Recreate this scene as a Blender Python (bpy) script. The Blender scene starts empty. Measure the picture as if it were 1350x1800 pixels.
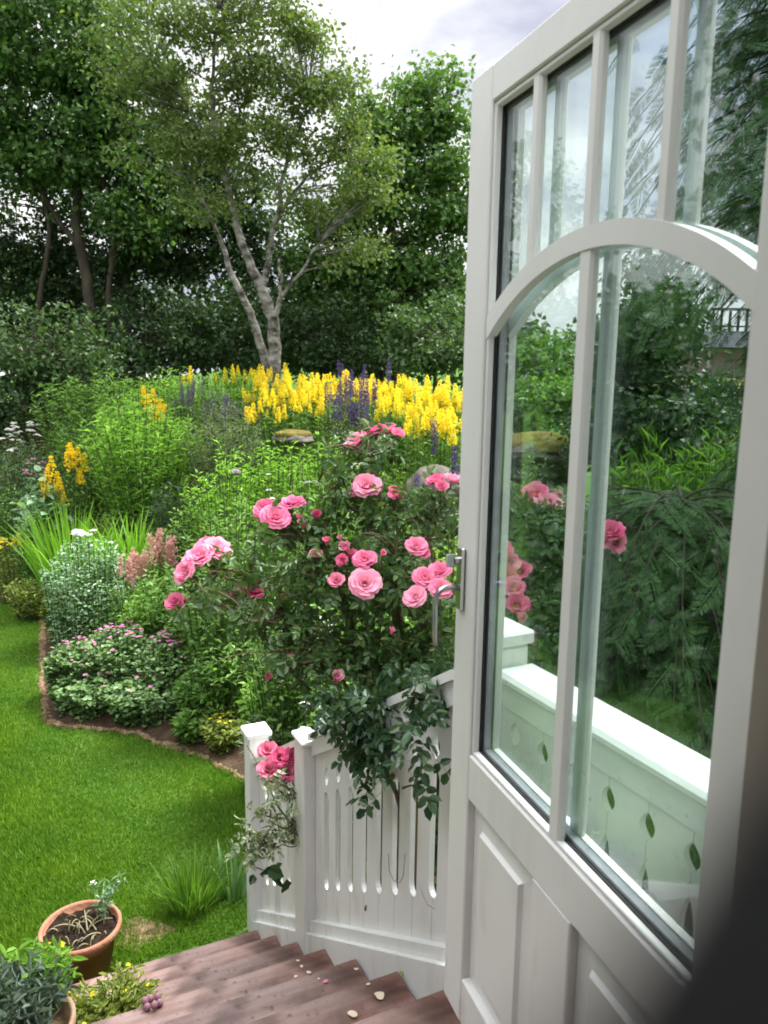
import bpy, math, random
import numpy as np
from mathutils import Matrix, Vector

RNG = np.random.default_rng(7)
random.seed(7)
C = bpy.context.scene.collection
PI = math.pi

# ------------------------------------------------------------------ camera model
FPX = 1352.0
def nrm(a):
    a = np.asarray(a, float); return a / np.linalg.norm(a)
_D = nrm(((559 - 675) / FPX, (8860 - 900) / FPX, 1.0))
_U = -_D
_z = np.array((0, 0, 1.0))
_F = nrm(_z - _z.dot(_U) * _U)
_R = np.cross(_D, _F)
CZ = 2.97
def ray(u, v):
    d = np.array(((u - 675) / FPX, (v - 900) / FPX, 1.0))
    return np.array((d.dot(_R), d.dot(_F), d.dot(_U)))
def at_z(u, v, z):
    d = ray(u, v); t = (z - CZ) / d[2]
    return np.array((d[0] * t, d[1] * t, z))
def at_y(u, v, Y):
    d = ray(u, v); t = Y / d[1]
    return np.array((d[0] * t, Y, CZ + d[2] * t))

# ------------------------------------------------------------------ mesh helpers
def link(o, parent=None):
    C.objects.link(o)
    if parent is not None:
        o.parent = parent
    return o

def mesh_np(verts, quads=None, tris=None, smooth=False):
    me = bpy.data.meshes.new('m')
    verts = np.asarray(verts, np.float32)
    q = np.zeros((0, 4), np.int32) if quads is None or len(quads) == 0 else np.asarray(quads, np.int32)
    t = np.zeros((0, 3), np.int32) if tris is None or len(tris) == 0 else np.asarray(tris, np.int32)
    me.vertices.add(len(verts)); me.vertices.foreach_set('co', verts.ravel())
    nl = q.size + t.size
    me.loops.add(nl)
    me.loops.foreach_set('vertex_index', np.concatenate((q.ravel(), t.ravel())))
    me.polygons.add(len(q) + len(t))
    ls = np.concatenate((np.arange(len(q)) * 4, q.size + np.arange(len(t)) * 3)).astype(np.int32)
    me.polygons.foreach_set('loop_start', ls)
    me.polygons.foreach_set('use_smooth', np.full(len(q) + len(t), bool(smooth)))
    me.update(calc_edges=True); me.validate()
    return me

def obj(name, me, mat, parent=None):
    me.name = name
    o = bpy.data.objects.new(name, me)
    if mat is not None:
        if isinstance(mat, (list, tuple)):
            for m in mat: me.materials.append(m)
        else:
            me.materials.append(mat)
    return link(o, parent)

class MB:
    """collects polygons for one mesh"""
    def __init__(s): s.v = []; s.q = []; s.t = []; s.n = 0
    def add(s, v, q=None, t=None):
        v = np.asarray(v, float).reshape(-1, 3)
        if q is not None and len(q): s.q.append(np.asarray(q, int).reshape(-1, 4) + s.n)
        if t is not None and len(t): s.t.append(np.asarray(t, int).reshape(-1, 3) + s.n)
        s.v.append(v); s.n += len(v)
        return s
    def box(s, lo, hi, M=None, bev=0.0):
        lo = np.array(lo, float); hi = np.array(hi, float)
        if bev <= 0:
            v = np.array([(x, y, z) for x in (lo[0], hi[0]) for y in (lo[1], hi[1]) for z in (lo[2], hi[2])])
            f = [(0, 1, 3, 2), (4, 6, 7, 5), (0, 4, 5, 1), (2, 3, 7, 6), (0, 2, 6, 4), (1, 5, 7, 3)]
            v = v if M is None else M(v)
            return s.add(v, f)
        # chamfered box : 24 verts
        b = min(bev, *(0.45 * (hi - lo)))
        v = []; idx = {}
        for sx in (0, 1):
            for sy in (0, 1):
                for sz in (0, 1):
                    c = np.array([(lo, hi)[k][i] for i, k in enumerate((sx, sy, sz))])
                    d = np.array([1 - 2 * sx, 1 - 2 * sy, 1 - 2 * sz]) * b
                    for ax in range(3):
                        p = c + d; p[ax] = c[ax]
                        idx[(sx, sy, sz, ax)] = len(v); v.append(p)
        q = []; t = []
        for ax in range(3):
            a1, a2 = [k for k in range(3) if k != ax]
            for sg in (0, 1):
                r = []
                for (i, j) in ((0, 0), (1, 0), (1, 1), (0, 1)):
                    k = [0, 0, 0]; k[ax] = sg; k[a1] = i; k[a2] = j
                    r.append(idx[(*k, ax)])
                q.append(r)
            for (i, j) in ((0, 0), (1, 0), (1, 1), (0, 1)):   # edges parallel to ax
                k0 = [0, 0, 0]; k1 = [0, 0, 0]
                k0[a1] = k1[a1] = i; k0[a2] = k1[a2] = j; k1[ax] = 1
                q.append([idx[(*k0, a1)], idx[(*k1, a1)], idx[(*k1, a2)], idx[(*k0, a2)]])
        for sx in (0, 1):
            for sy in (0, 1):
                for sz in (0, 1):
                    t.append([idx[(sx, sy, sz, a)] for a in range(3)])
        v = np.array(v)
        v = v if M is None else M(v)
        return s.add(v, q, t)
    def prism(s, poly, d0, d1, M):
        """poly in (a,b); extruded over the third coordinate d0..d1; M maps (a,d,b)->world. convex or fan-safe polys only as tris"""
        n = len(poly); p = np.array(poly, float)
        v = np.concatenate([np.c_[p[:, 0], np.full(n, d0), p[:, 1]], np.c_[p[:, 0], np.full(n, d1), p[:, 1]]])
        q = [(i, (i + 1) % n, n + (i + 1) % n, n + i) for i in range(n)]
        from mathutils.geometry import tessellate_polygon
        tri = tessellate_polygon([[Vector((a, b, 0)) for a, b in poly]])
        t = [tuple(x) for x in tri] + [tuple(n + k for k in x[::-1]) for x in tri]
        return s.add(M(v), q, t)
    def tube(s, pts, rad, k=6, cap=True):
        pts = np.asarray(pts, float); n = len(pts)
        rad = np.broadcast_to(np.asarray(rad, float), (n,))
        tan = np.gradient(pts, axis=0)
        tan /= np.linalg.norm(tan, axis=1)[:, None] + 1e-9
        ref = np.array((0.31, 0.17, 0.93)) if abs(tan[0][2]) < .9 else np.array((1, .1, 0.))
        a = np.cross(tan, ref); a /= np.linalg.norm(a, axis=1)[:, None] + 1e-9
        b = np.cross(tan, a)
        th = np.arange(k) * 2 * PI / k
        v = pts[:, None, :] + rad[:, None, None] * (np.cos(th)[None, :, None] * a[:, None, :] + np.sin(th)[None, :, None] * b[:, None, :])
        v = v.reshape(-1, 3)
        q = []
        for i in range(n - 1):
            for j in range(k):
                j2 = (j + 1) % k
                q.append((i * k + j, i * k + j2, (i + 1) * k + j2, (i + 1) * k + j))
        t = []
        if cap:
            v = np.vstack((v, pts[0], pts[-1])); c0 = n * k
            for j in range(k):
                t.append((c0, (j + 1) % k, j)); t.append((c0 + 1, (n - 1) * k + j, (n - 1) * k + (j + 1) % k))
        return s.add(v, q, t)
    def lathe(s, prof, k=32, c=(0, 0, 0), sx=1., sy=1.):
        prof = np.array(prof, float); n = len(prof)
        th = np.arange(k) * 2 * PI / k
        v = np.stack([prof[:, 0][:, None] * np.cos(th) * sx + c[0], prof[:, 0][:, None] * np.sin(th) * sy + c[1], np.repeat(prof[:, 1][:, None], k, 1) + c[2]], -1).reshape(-1, 3)
        q = [(i * k + j, i * k + (j + 1) % k, (i + 1) * k + (j + 1) % k, (i + 1) * k + j) for i in range(n - 1) for j in range(k)]
        return s.add(v, q)
    def mesh(s, smooth=False):
        v = np.vstack(s.v) if s.v else np.zeros((0, 3))
        q = np.vstack(s.q) if s.q else None
        t = np.vstack(s.t) if s.t else None
        return mesh_np(v, q, t, smooth)
    def build(s, name, mat, parent=None, smooth=False):
        o = obj(name, s.mesh(smooth), mat, parent)
        if parent is not None and s.n:      # geometry is given in world space
            o.matrix_parent_inverse = parent_inv(parent)
        return o

def parent_inv(p):
    M = Matrix.Identity(4)
    q = p
    chain = []
    while q is not None:
        chain.append(q); q = q.parent
    W = Matrix.Identity(4)
    for q in reversed(chain):
        W = W @ (q.matrix_parent_inverse @ q.matrix_basis if q.parent is not None else q.matrix_basis)
    return W.inverted()

def thing(name, label, cat, loc=(0, 0, 0), group=None):
    o = bpy.data.objects.new(name, None); C.objects.link(o)
    o.empty_display_size = .1
    o.location = tuple(float(a) for a in loc)
    o['label'] = label; o['category'] = cat
    if group: o['group'] = group
    return o
def tag(o, label, cat, group=None):
    o['label'] = label; o['category'] = cat
    if group: o['group'] = group
    return o
def kind(o, k):
    o['kind'] = k; return o
def put(name, me, M, parent):
    """an instance of shared mesh data as a part of parent, M in world space"""
    o = bpy.data.objects.new(name, me); link(o, parent)
    o.matrix_parent_inverse = parent_inv(parent)
    o.matrix_basis = M
    return o

# ------------------------------------------------------------------ materials
def newmat(name):
    m = bpy.data.materials.new(name); m.use_nodes = True
    nt = m.node_tree; nt.nodes.clear()
    out = nt.nodes.new('ShaderNodeOutputMaterial')
    return m, nt, out
def ramp(nt, stops):
    r = nt.nodes.new('ShaderNodeValToRGB')
    el = r.color_ramp.elements
    while len(el) > len(stops): el.remove(el[-1])
    while len(el) < len(stops): el.new(.5)
    for e, (p, c) in zip(el, stops):
        e.position = p; e.color = (*c, 1)
    return r
def noise(nt, scale, detail=4, rough=.55, coord='Object', vec_scale=None):
    tc = nt.nodes.new('ShaderNodeTexCoord')
    n = nt.nodes.new('ShaderNodeTexNoise'); n.inputs['Scale'].default_value = scale
    n.inputs['Detail'].default_value = detail; n.inputs['Roughness'].default_value = rough
    src = tc.outputs[coord]
    if vec_scale is not None:
        mp = nt.nodes.new('ShaderNodeMapping'); mp.inputs['Scale'].default_value = vec_scale
        nt.links.new(src, mp.inputs['Vector']); src = mp.outputs['Vector']
    nt.links.new(src, n.inputs['Vector'])
    return n
def leafmat(name, c1, c2, c3=None, trans=.35, rough=.5, spec=.35, tcol=None):
    m, nt, out = newmat(name)
    g = nt.nodes.new('ShaderNodeNewGeometry')
    stops = [(0, c1), (1, c2)] if c3 is None else [(0, c1), (.75, c2), (1, c3)]
    r = ramp(nt, stops)
    nt.links.new(g.outputs['Random Per Island'], r.inputs['Fac'])
    p = nt.nodes.new('ShaderNodeBsdfPrincipled'); p.inputs['Roughness'].default_value = rough
    p.inputs['Specular IOR Level'].default_value = spec
    nt.links.new(r.outputs['Color'], p.inputs['Base Color'])
    t = nt.nodes.new('ShaderNodeBsdfTranslucent')
    mx = nt.nodes.new('ShaderNodeMix'); mx.data_type = 'RGBA'; mx.blend_type = 'MULTIPLY'; mx.inputs['Factor'].default_value = 1
    nt.links.new(r.outputs['Color'], mx.inputs['A'])
    mx.inputs['B'].default_value = (*(tcol or (1.25, 1.35, .6)), 1)
    nt.links.new(mx.outputs['Result'], t.inputs['Color'])
    ms = nt.nodes.new('ShaderNodeMixShader'); ms.inputs['Fac'].default_value = trans
    nt.links.new(p.outputs[0], ms.inputs[1]); nt.links.new(t.outputs[0], ms.inputs[2])
    nt.links.new(ms.outputs[0], out.inputs['Surface'])
    return m
def noisemat(name, stops, scale, rough=.6, bump=0., bscale=None, spec=.4, detail=5, vec_scale=None, coord='Object', rough_var=0, metallic=0., coat=0.):
    m, nt, out = newmat(name)
    n = noise(nt, scale, detail, vec_scale=vec_scale, coord=coord)
    r = ramp(nt, stops)
    nt.links.new(n.outputs['Fac'], r.inputs['Fac'])
    p = nt.nodes.new('ShaderNodeBsdfPrincipled')
    p.inputs['Roughness'].default_value = rough; p.inputs['Specular IOR Level'].default_value = spec
    p.inputs['Metallic'].default_value = metallic; p.inputs['Coat Weight'].default_value = coat
    nt.links.new(r.outputs['Color'], p.inputs['Base Color'])
    if rough_var:
        mr = nt.nodes.new('ShaderNodeMapRange'); mr.inputs['To Min'].default_value = rough - rough_var; mr.inputs['To Max'].default_value = rough + rough_var
        nt.links.new(n.outputs['Fac'], mr.inputs['Value']); nt.links.new(mr.outputs[0], p.inputs['Roughness'])
    if bump:
        nb = noise(nt, bscale or scale * 4, 5, vec_scale=vec_scale, coord=coord)
        b = nt.nodes.new('ShaderNodeBump'); b.inputs['Strength'].default_value = bump; b.inputs['Distance'].default_value = .02
        nt.links.new(nb.outputs['Fac'], b.inputs['Height']); nt.links.new(b.outputs['Normal'], p.inputs['Normal'])
    nt.links.new(p.outputs[0], out.inputs['Surface'])
    return m

M = {}
def paintmat(name, base, grime, zlo, zhi, rough):
    m, nt, out = newmat(name)
    tc = nt.nodes.new('ShaderNodeTexCoord')
    n1 = noise(nt, 3.5, 6); r1 = ramp(nt, [(.3, tuple(c * .95 for c in base)), (.7, tuple(c * 1.03 for c in base))]); nt.links.new(n1.outputs['Fac'], r1.inputs['Fac'])
    n2 = noise(nt, 9, 8, .65, vec_scale=(1, 1, .35)); r2 = ramp(nt, [(.50, (0, 0, 0)), (.72, (1, 1, 1))]); nt.links.new(n2.outputs['Fac'], r2.inputs['Fac'])
    sx = nt.nodes.new('ShaderNodeSeparateXYZ'); nt.links.new(tc.outputs['Object'], sx.inputs[0])
    mr = nt.nodes.new('ShaderNodeMapRange'); mr.inputs['From Min'].default_value = zlo; mr.inputs['From Max'].default_value = zhi
    mr.inputs['To Min'].default_value = .75; mr.inputs['To Max'].default_value = .12
    nt.links.new(sx.outputs['Z'], mr.inputs['Value'])
    mu = nt.nodes.new('ShaderNodeMath'); mu.operation = 'MULTIPLY'; nt.links.new(r2.outputs['Color'], mu.inputs[0]); nt.links.new(mr.outputs[0], mu.inputs[1])
    mx = nt.nodes.new('ShaderNodeMix'); mx.data_type = 'RGBA'
    nt.links.new(mu.outputs[0], mx.inputs['Factor']); nt.links.new(r1.outputs['Color'], mx.inputs['A']); mx.inputs['B'].default_value = (*grime, 1)
    p = nt.nodes.new('ShaderNodeBsdfPrincipled'); p.inputs['Roughness'].default_value = rough
    nt.links.new(mx.outputs['Result'], p.inputs['Base Color'])
    nb = noise(nt, 60, 4, vec_scale=(1, 1, .06)); b = nt.nodes.new('ShaderNodeBump'); b.inputs['Strength'].default_value = .10; b.inputs['Distance'].default_value = .004
    nt.links.new(nb.outputs['Fac'], b.inputs['Height']); nt.links.new(b.outputs['Normal'], p.inputs['Normal'])
    nt.links.new(p.outputs[0], out.inputs['Surface'])
    return m
M['paint'] = paintmat('door_paint', (.69, .685, .67), (.42, .40, .35), 1.5, 2.3, .38)
M['fence_paint'] = paintmat('fence_paint', (.72, .72, .71), (.36, .37, .30), .2, 1.9, .45)
M['gasket'] = noisemat('rubber_gasket', [(.3, (.018, .018, .02)), (.7, (.03, .03, .032))], 20, rough=.5)
M['spacer'] = noisemat('aluminium_spacer', [(.3, (.22, .23, .25)), (.7, (.30, .31, .33))], 30, rough=.35, metallic=.6)
M['steel'] = noisemat('brushed_steel', [(.3, (.42, .42, .43)), (.7, (.52, .52, .53))], 40, rough=.28, metallic=1.)
M['soil'] = noisemat('soil', [(.25, (.030, .019, .012)), (.5, (.060, .040, .026)), (.8, (.13, .088, .056))], 9, rough=.95, bump=1., bscale=28, spec=.1, detail=8)
M['pot_soil'] = noisemat('potting_soil', [(.3, (.010, .007, .005)), (.55, (.026, .018, .012)), (.8, (.06, .042, .028))], 30, rough=.95, bump=1., bscale=70, spec=.1, detail=8)
M['tan_soil'] = noisemat('dry_soil', [(.32, (.045, .030, .018)), (.5, (.17, .115, .066)), (.72, (.30, .215, .13))], 13, rough=.95, bump=.9, bscale=40, spec=.1, detail=8)
M['lawn'] = noisemat('lawn_turf', [(.3, (.032, .075, .010)), (.5, (.048, .11, .014)), (.72, (.085, .14, .025))], 2.2, rough=.9, bump=.8, bscale=60, spec=.1, detail=8)
M['field'] = noisemat('dry_field', [(.3, (.09, .10, .03)), (.7, (.15, .13, .05))], .3, rough=.95, spec=.1)
M['bark_pale'] = noisemat('pale_bark', [(.34, (.035, .032, .026)), (.5, (.15, .14, .12)), (.66, (.31, .30, .275))], 6, rough=.9, bump=1., bscale=18, spec=.15, detail=8, vec_scale=(1, 1, 1.8))
M['bark_dark'] = noisemat('dark_bark', [(.3, (.03, .025, .02)), (.7, (.09, .075, .06))], 6, rough=.95, bump=.7, bscale=22, spec=.1, vec_scale=(1, 1, .3))
M['rock'] = noisemat('grey_rock', [(.25, (.035, .033, .027)), (.5, (.085, .078, .063)), (.75, (.16, .145, .115))], 7, rough=.9, bump=.8, bscale=16, spec=.2, detail=8)
M['moss'] = noisemat('dry_moss', [(.3, (.07, .07, .02)), (.6, (.15, .12, .035)), (.8, (.20, .12, .04))], 16, rough=1., bump=1., bscale=60, spec=.05)
M['terracotta'] = noisemat('terracotta', [(.3, (.20, .065, .035)), (.6, (.29, .105, .06)), (.8, (.36, .17, .11))], 7, rough=.8, bump=.25, bscale=50, spec=.25)
M['terracotta_rim'] = noisemat('weathered_terracotta', [(.3, (.26, .11, .065)), (.6, (.36, .18, .115)), (.8, (.46, .28, .20))], 9, rough=.85, bump=.3, bscale=60, spec=.2)
M['clay_pale'] = noisemat('pale_clay', [(.3, (.42, .26, .15)), (.7, (.60, .42, .27))], 9, rough=.8, bump=.2, bscale=50, spec=.2)
M['roof'] = noisemat('slate_roof', [(.3, (.030, .032, .036)), (.7, (.055, .058, .065))], 3, rough=.9, spec=.05)
M['far_wall'] = noisemat('far_wall', [(.3, (.14, .11, .09)), (.7, (.22, .18, .15))], 2, rough=.8)
M['jamb'] = noisemat('jamb_wood', [(.3, (.26, .22, .19)), (.7, (.34, .29, .25))], 4, rough=.5, vec_scale=(1, 1, .1))
M['wall_out'] = noisemat('house_boards', [(.3, (.62, .61, .58)), (.7, (.7, .69, .66))], 4, rough=.6)
M['inner'] = noisemat('hall_wall', [(.3, (.30, .27, .24)), (.7, (.36, .33, .29))], 2, rough=.8)
M['wire'] = noisemat('grey_wire', [(.3, (.20, .20, .21)), (.7, (.3, .3, .31))], 30, rough=.5)

# weathered deck boards: grain along the board, wet dark patches, worn grey film
def deckmat():
    m, nt, out = newmat('weathered_deck_wood')
    tc = nt.nodes.new('ShaderNodeTexCoord')
    mp = nt.nodes.new('ShaderNodeMapping'); mp.inputs['Scale'].default_value = (1.6, 20, 20)
    nt.links.new(tc.outputs['Object'], mp.inputs['Vector'])
    n1 = nt.nodes.new('ShaderNodeTexNoise'); n1.inputs['Scale'].default_value = 1.; n1.inputs['Detail'].default_value = 7
    nt.links.new(mp.outputs[0], n1.inputs['Vector'])
    n2 = nt.nodes.new('ShaderNodeTexNoise'); n2.inputs['Scale'].default_value = 3.2; n2.inputs['Detail'].default_value = 6
    nt.links.new(tc.outputs['Object'], n2.inputs['Vector'])
    r1 = ramp(nt, [(.30, (.050, .019, .013)), (.5, (.120, .052, .036)), (.72, (.21, .105, .08))])
    nt.links.new(n1.outputs['Fac'], r1.inputs['Fac'])
    r2 = ramp(nt, [(.38, (.0, .0, .0)), (.62, (1, 1, 1))])
    nt.links.new(n2.outputs['Fac'], r2.inputs['Fac'])
    mx = nt.nodes.new('ShaderNodeMix'); mx.data_type = 'RGBA'
    nt.links.new(r2.outputs['Color'], mx.inputs['Factor'])
    nt.links.new(r1.outputs['Color'], mx.inputs['A'])
    r3 = ramp(nt, [(.3, (.165, .092, .070)), (.7, (.36, .262, .232))]); nt.links.new(n1.outputs['Fac'], r3.inputs['Fac'])
    nt.links.new(r3.outputs['Color'], mx.inputs['B'])
    g = nt.nodes.new('ShaderNodeNewGeometry')
    hs = nt.nodes.new('ShaderNodeHueSaturation')
    mr0 = nt.nodes.new('ShaderNodeMapRange'); mr0.inputs['To Min'].default_value = .75; mr0.inputs['To Max'].default_value = 1.2
    nt.links.new(g.outputs['Random Per Island'], mr0.inputs['Value']); nt.links.new(mr0.outputs[0], hs.inputs['Value'])
    nt.links.new(mx.outputs['Result'], hs.inputs['Color'])
    # knots, nail marks and dirt specks
    n3 = nt.nodes.new('ShaderNodeTexNoise'); n3.inputs['Scale'].default_value = 26; n3.inputs['Detail'].default_value = 3
    nt.links.new(tc.outputs['Object'], n3.inputs['Vector'])
    r4 = ramp(nt, [(.60, (1, 1, 1)), (.72, (.35, .30, .28))]); nt.links.new(n3.outputs['Fac'], r4.inputs['Fac'])
    n4 = nt.nodes.new('ShaderNodeTexNoise'); n4.inputs['Scale'].default_value = 7; n4.inputs['Detail'].default_value = 6
    nt.links.new(tc.outputs['Object'], n4.inputs['Vector'])
    r5 = ramp(nt, [(.36, (.52, .45, .42)), (.56, (1.08, 1.05, 1.05))]); nt.links.new(n4.outputs['Fac'], r5.inputs['Fac'])
    mk = hs.outputs['Color']
    for r_k in (r4, r5):
        mq = nt.nodes.new('ShaderNodeMix'); mq.data_type = 'RGBA'; mq.blend_type = 'MULTIPLY'; mq.inputs['Factor'].default_value = 1
        nt.links.new(mk, mq.inputs['A']); nt.links.new(r_k.outputs['Color'], mq.inputs['B']); mk = mq.outputs['Result']
    p = nt.nodes.new('ShaderNodeBsdfPrincipled')
    nt.links.new(mk, p.inputs['Base Color'])
    mr = nt.nodes.new('ShaderNodeMapRange'); mr.inputs['To Min'].default_value = .25; mr.inputs['To Max'].default_value = .55
    nt.links.new(n2.outputs['Fac'], mr.inputs['Value']); nt.links.new(mr.outputs[0], p.inputs['Roughness'])
    b = nt.nodes.new('ShaderNodeBump'); b.inputs['Strength'].default_value = .35; b.inputs['Distance'].default_value = .004
    nt.links.new(n1.outputs['Fac'], b.inputs['Height']); nt.links.new(b.outputs['Normal'], p.inputs['Normal'])
    nt.links.new(p.outputs[0], out.inputs['Surface'])
    return m
M['deck'] = deckmat()

def glassmat():
    m, nt, out = newmat('door_glass')
    fr = nt.nodes.new('ShaderNodeFresnel')
    geo = nt.nodes.new('ShaderNodeNewGeometry'); mi = nt.nodes.new('ShaderNodeMapRange')   # same reflectance on both faces of the sheet
    mi.inputs['To Min'].default_value = 1.5; mi.inputs['To Max'].default_value = 1 / 1.5
    nt.links.new(geo.outputs['Backfacing'], mi.inputs['Value']); nt.links.new(mi.outputs[0], fr.inputs['IOR'])
    tr = nt.nodes.new('ShaderNodeBsdfTransparent'); tr.inputs['Color'].default_value = (.905, .942, .935, 1)
    gl = nt.nodes.new('ShaderNodeBsdfGlossy'); gl.inputs['Roughness'].default_value = .0
    gl.inputs['Color'].default_value = (.95, .97, 1, 1)
    # faint water spots keep the pane from being perfect
    n = noise(nt, 55, 2); r = ramp(nt, [(.70, (0, 0, 0)), (.78, (.3, .3, .3))]); nt.links.new(n.outputs['Fac'], r.inputs['Fac'])
    df = nt.nodes.new('ShaderNodeBsdfDiffuse'); df.inputs['Color'].default_value = (.8, .82, .82, 1)
    ms = nt.nodes.new('ShaderNodeMixShader')
    nt.links.new(fr.outputs[0], ms.inputs['Fac']); nt.links.new(tr.outputs[0], ms.inputs[1]); nt.links.new(gl.outputs[0], ms.inputs[2])
    m2 = nt.nodes.new('ShaderNodeMixShader')
    nt.links.new(r.outputs['Color'], m2.inputs['Fac']); nt.links.new(ms.outputs[0], m2.inputs[1]); nt.links.new(df.outputs[0], m2.inputs[2])
    nt.links.new(m2.outputs[0], out.inputs['Surface'])
    return m
M['glass'] = glassmat()

def petalmat(name, c1, c2, trans=.4):
    return leafmat(name, c1, c2, trans=trans, rough=.6, spec=.15, tcol=(1.05, 1., 1.))

# leaves
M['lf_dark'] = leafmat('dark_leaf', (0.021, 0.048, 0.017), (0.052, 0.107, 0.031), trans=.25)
M['lf_maple'] = leafmat('maple_leaf', (0.042, 0.095, 0.026), (0.088, 0.178, 0.042), (0.147, 0.251, 0.062), trans=.35)
M['lf_birch'] = leafmat('olive_leaf', (.072, .118, .030), (.130, .190, .050), (.20, .255, .08), trans=.38)
M['lf_rightmaple'] = leafmat('sycamore_leaf', (0.050, 0.109, 0.026), (0.106, 0.205, 0.050), (0.164, 0.273, 0.082), trans=.35)
M['lf_hedge'] = leafmat('hedge_leaf', (0.042, 0.088, 0.030), (0.095, 0.167, 0.053), trans=.3)
M['lf_lit'] = leafmat('bright_hedge_leaf', (0.070, 0.147, 0.031), (0.155, 0.279, 0.062), trans=.4)
M['lf_willow'] = leafmat('willowy_leaf', (0.135, 0.281, 0.049), (0.248, 0.450, 0.078), (0.360, 0.584, 0.135), trans=.4)
M['lf_lime'] = leafmat('lime_leaf', (0.143, 0.294, 0.039), (0.267, 0.482, 0.081), (0.356, 0.589, 0.125), trans=.4)
M['lf_grey'] = leafmat('grey_leaf', (0.146, 0.202, 0.113), (0.270, 0.336, 0.191), trans=.25)
M['lf_blue'] = leafmat('bluegreen_leaf', (0.135, 0.239, 0.139), (0.273, 0.429, 0.245), (0.421, 0.604, 0.364), trans=.25)
M['lf_mid'] = leafmat('garden_leaf', (0.090, 0.191, 0.041), (0.180, 0.336, 0.072), (0.293, 0.473, 0.135), trans=.35)
M['lf_olive'] = leafmat('yellowish_leaf', (0.174, 0.232, 0.049), (0.330, 0.388, 0.088), trans=.35)
M['lf_rose'] = leafmat('rose_leaf', (.045, .105, .032), (.085, .165, .045), (.17, .25, .08), trans=.28, rough=.34, spec=.5)
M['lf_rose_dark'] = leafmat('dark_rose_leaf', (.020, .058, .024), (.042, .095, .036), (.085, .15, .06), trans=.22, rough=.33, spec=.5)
M['lf_pale'] = leafmat('variegated_leaf', (0.127, 0.189, 0.089), (0.380, 0.455, 0.278), (0.695, 0.734, 0.569), trans=.25)
M['lf_strap'] = leafmat('strap_leaf', (0.121, 0.278, 0.023), (0.223, 0.446, 0.047), (0.354, 0.614, 0.094), trans=.45)
M['lf_iris'] = leafmat('iris_leaf', (0.090, 0.191, 0.067), (0.180, 0.315, 0.135), trans=.25)
M['lf_cypress'] = leafmat('cypress_spray', (0.031, 0.074, 0.024), (0.061, 0.131, 0.040), (0.115, 0.214, 0.054), trans=.2, rough=.6)
M['lf_planter'] = leafmat('silvery_leaf', (.10, .155, .115), (.19, .26, .20), (.28, .34, .27), trans=.2)
M['lf_crane'] = leafmat('cranesbill_leaf', (0.090, 0.169, 0.063), (0.180, 0.299, 0.105), (0.264, 0.403, 0.179), trans=.3)
M['lf_tuft'] = leafmat('tuft_blade', (.06, .14, .02), (.12, .24, .035), (.18, .32, .07), trans=.45)
M['stem'] = leafmat('green_stem', (.05, .085, .03), (.08, .12, .04), trans=.1)
M['cane'] = leafmat('rose_cane', (.075, .055, .025), (.13, .09, .04), trans=.0)
M['dry'] = leafmat('dry_stem', (.20, .18, .09), (.33, .30, .17), trans=.1)
def patchy(m, s1, lo, hi):
    nt = m.node_tree
    rp = [n for n in nt.nodes if n.type == 'VALTORGB'][0]
    n = noise(nt, s1, 5); r2 = ramp(nt, [(.32, lo), (.68, hi)]); nt.links.new(n.outputs['Fac'], r2.inputs['Fac'])
    mx = nt.nodes.new('ShaderNodeMix'); mx.data_type = 'RGBA'; mx.blend_type = 'MULTIPLY'; mx.inputs['Factor'].default_value = 1
    for l in list(rp.outputs['Color'].links): nt.links.new(mx.outputs['Result'], l.to_socket)
    nt.links.new(rp.outputs['Color'], mx.inputs['A']); nt.links.new(r2.outputs['Color'], mx.inputs['B'])
    return m
M['blade'] = leafmat('grass_blade', (0.066, 0.159, 0.011), (0.111, 0.229, 0.017), (0.196, 0.306, 0.046), trans=.35, rough=.6, spec=.2)
patchy(M['blade'], 1.7, (.78, .86, .9), (1.22, 1.12, .95))
# flowers
def rosepetal(name, c1, c2):
    m = petalmat(name, c1, c2)
    nt = m.node_tree
    rp = [n for n in nt.nodes if n.type == 'VALTORGB'][0]
    oi_ = nt.nodes.new('ShaderNodeObjectInfo'); hs = nt.nodes.new('ShaderNodeHueSaturation')
    for k_, a_, b_ in (('Saturation', 1.12, .72), ('Value', .92, 1.08)):
        mr = nt.nodes.new('ShaderNodeMapRange'); mr.inputs['To Min'].default_value = a_; mr.inputs['To Max'].default_value = b_
        nt.links.new(oi_.outputs['Random'], mr.inputs['Value']); nt.links.new(mr.outputs[0], hs.inputs[k_])
    for l in list(rp.outputs['Color'].links):
        to = l.to_socket; nt.links.new(hs.outputs['Color'], to)
    nt.links.new(rp.outputs['Color'], hs.inputs['Color'])
    return m
M['pink'] = rosepetal('pink_petal', (.85, .215, .39), (.90, .39, .54))
M['pink_deep'] = rosepetal('deep_pink_petal', (.82, .18, .34), (.87, .30, .46))
M['yellow'] = petalmat('yellow_petal', (.88, .73, .015), (.95, .83, .09))
M['gold'] = petalmat('golden_petal', (.88, .64, .012), (.93, .75, .05))
M['purple'] = petalmat('purple_petal', (.075, .050, .16), (.15, .11, .27))
M['mauve'] = petalmat('greyish_mauve_petal', (.14, .12, .19), (.22, .19, .27))
M['lilac'] = petalmat('lilac_petal', (.45, .25, .55), (.55, .33, .62))
M['white'] = petalmat('white_petal', (.75, .76, .72), (.85, .85, .82))
M['geranium'] = petalmat('cranesbill_petal', (.62, .17, .42), (.75, .30, .52))
M['astilbe'] = petalmat('astilbe_plume', (.55, .30, .26), (.72, .45, .40))
M['crimson'] = petalmat('crimson_petal', (.16, .01, .025), (.22, .015, .03))

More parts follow.
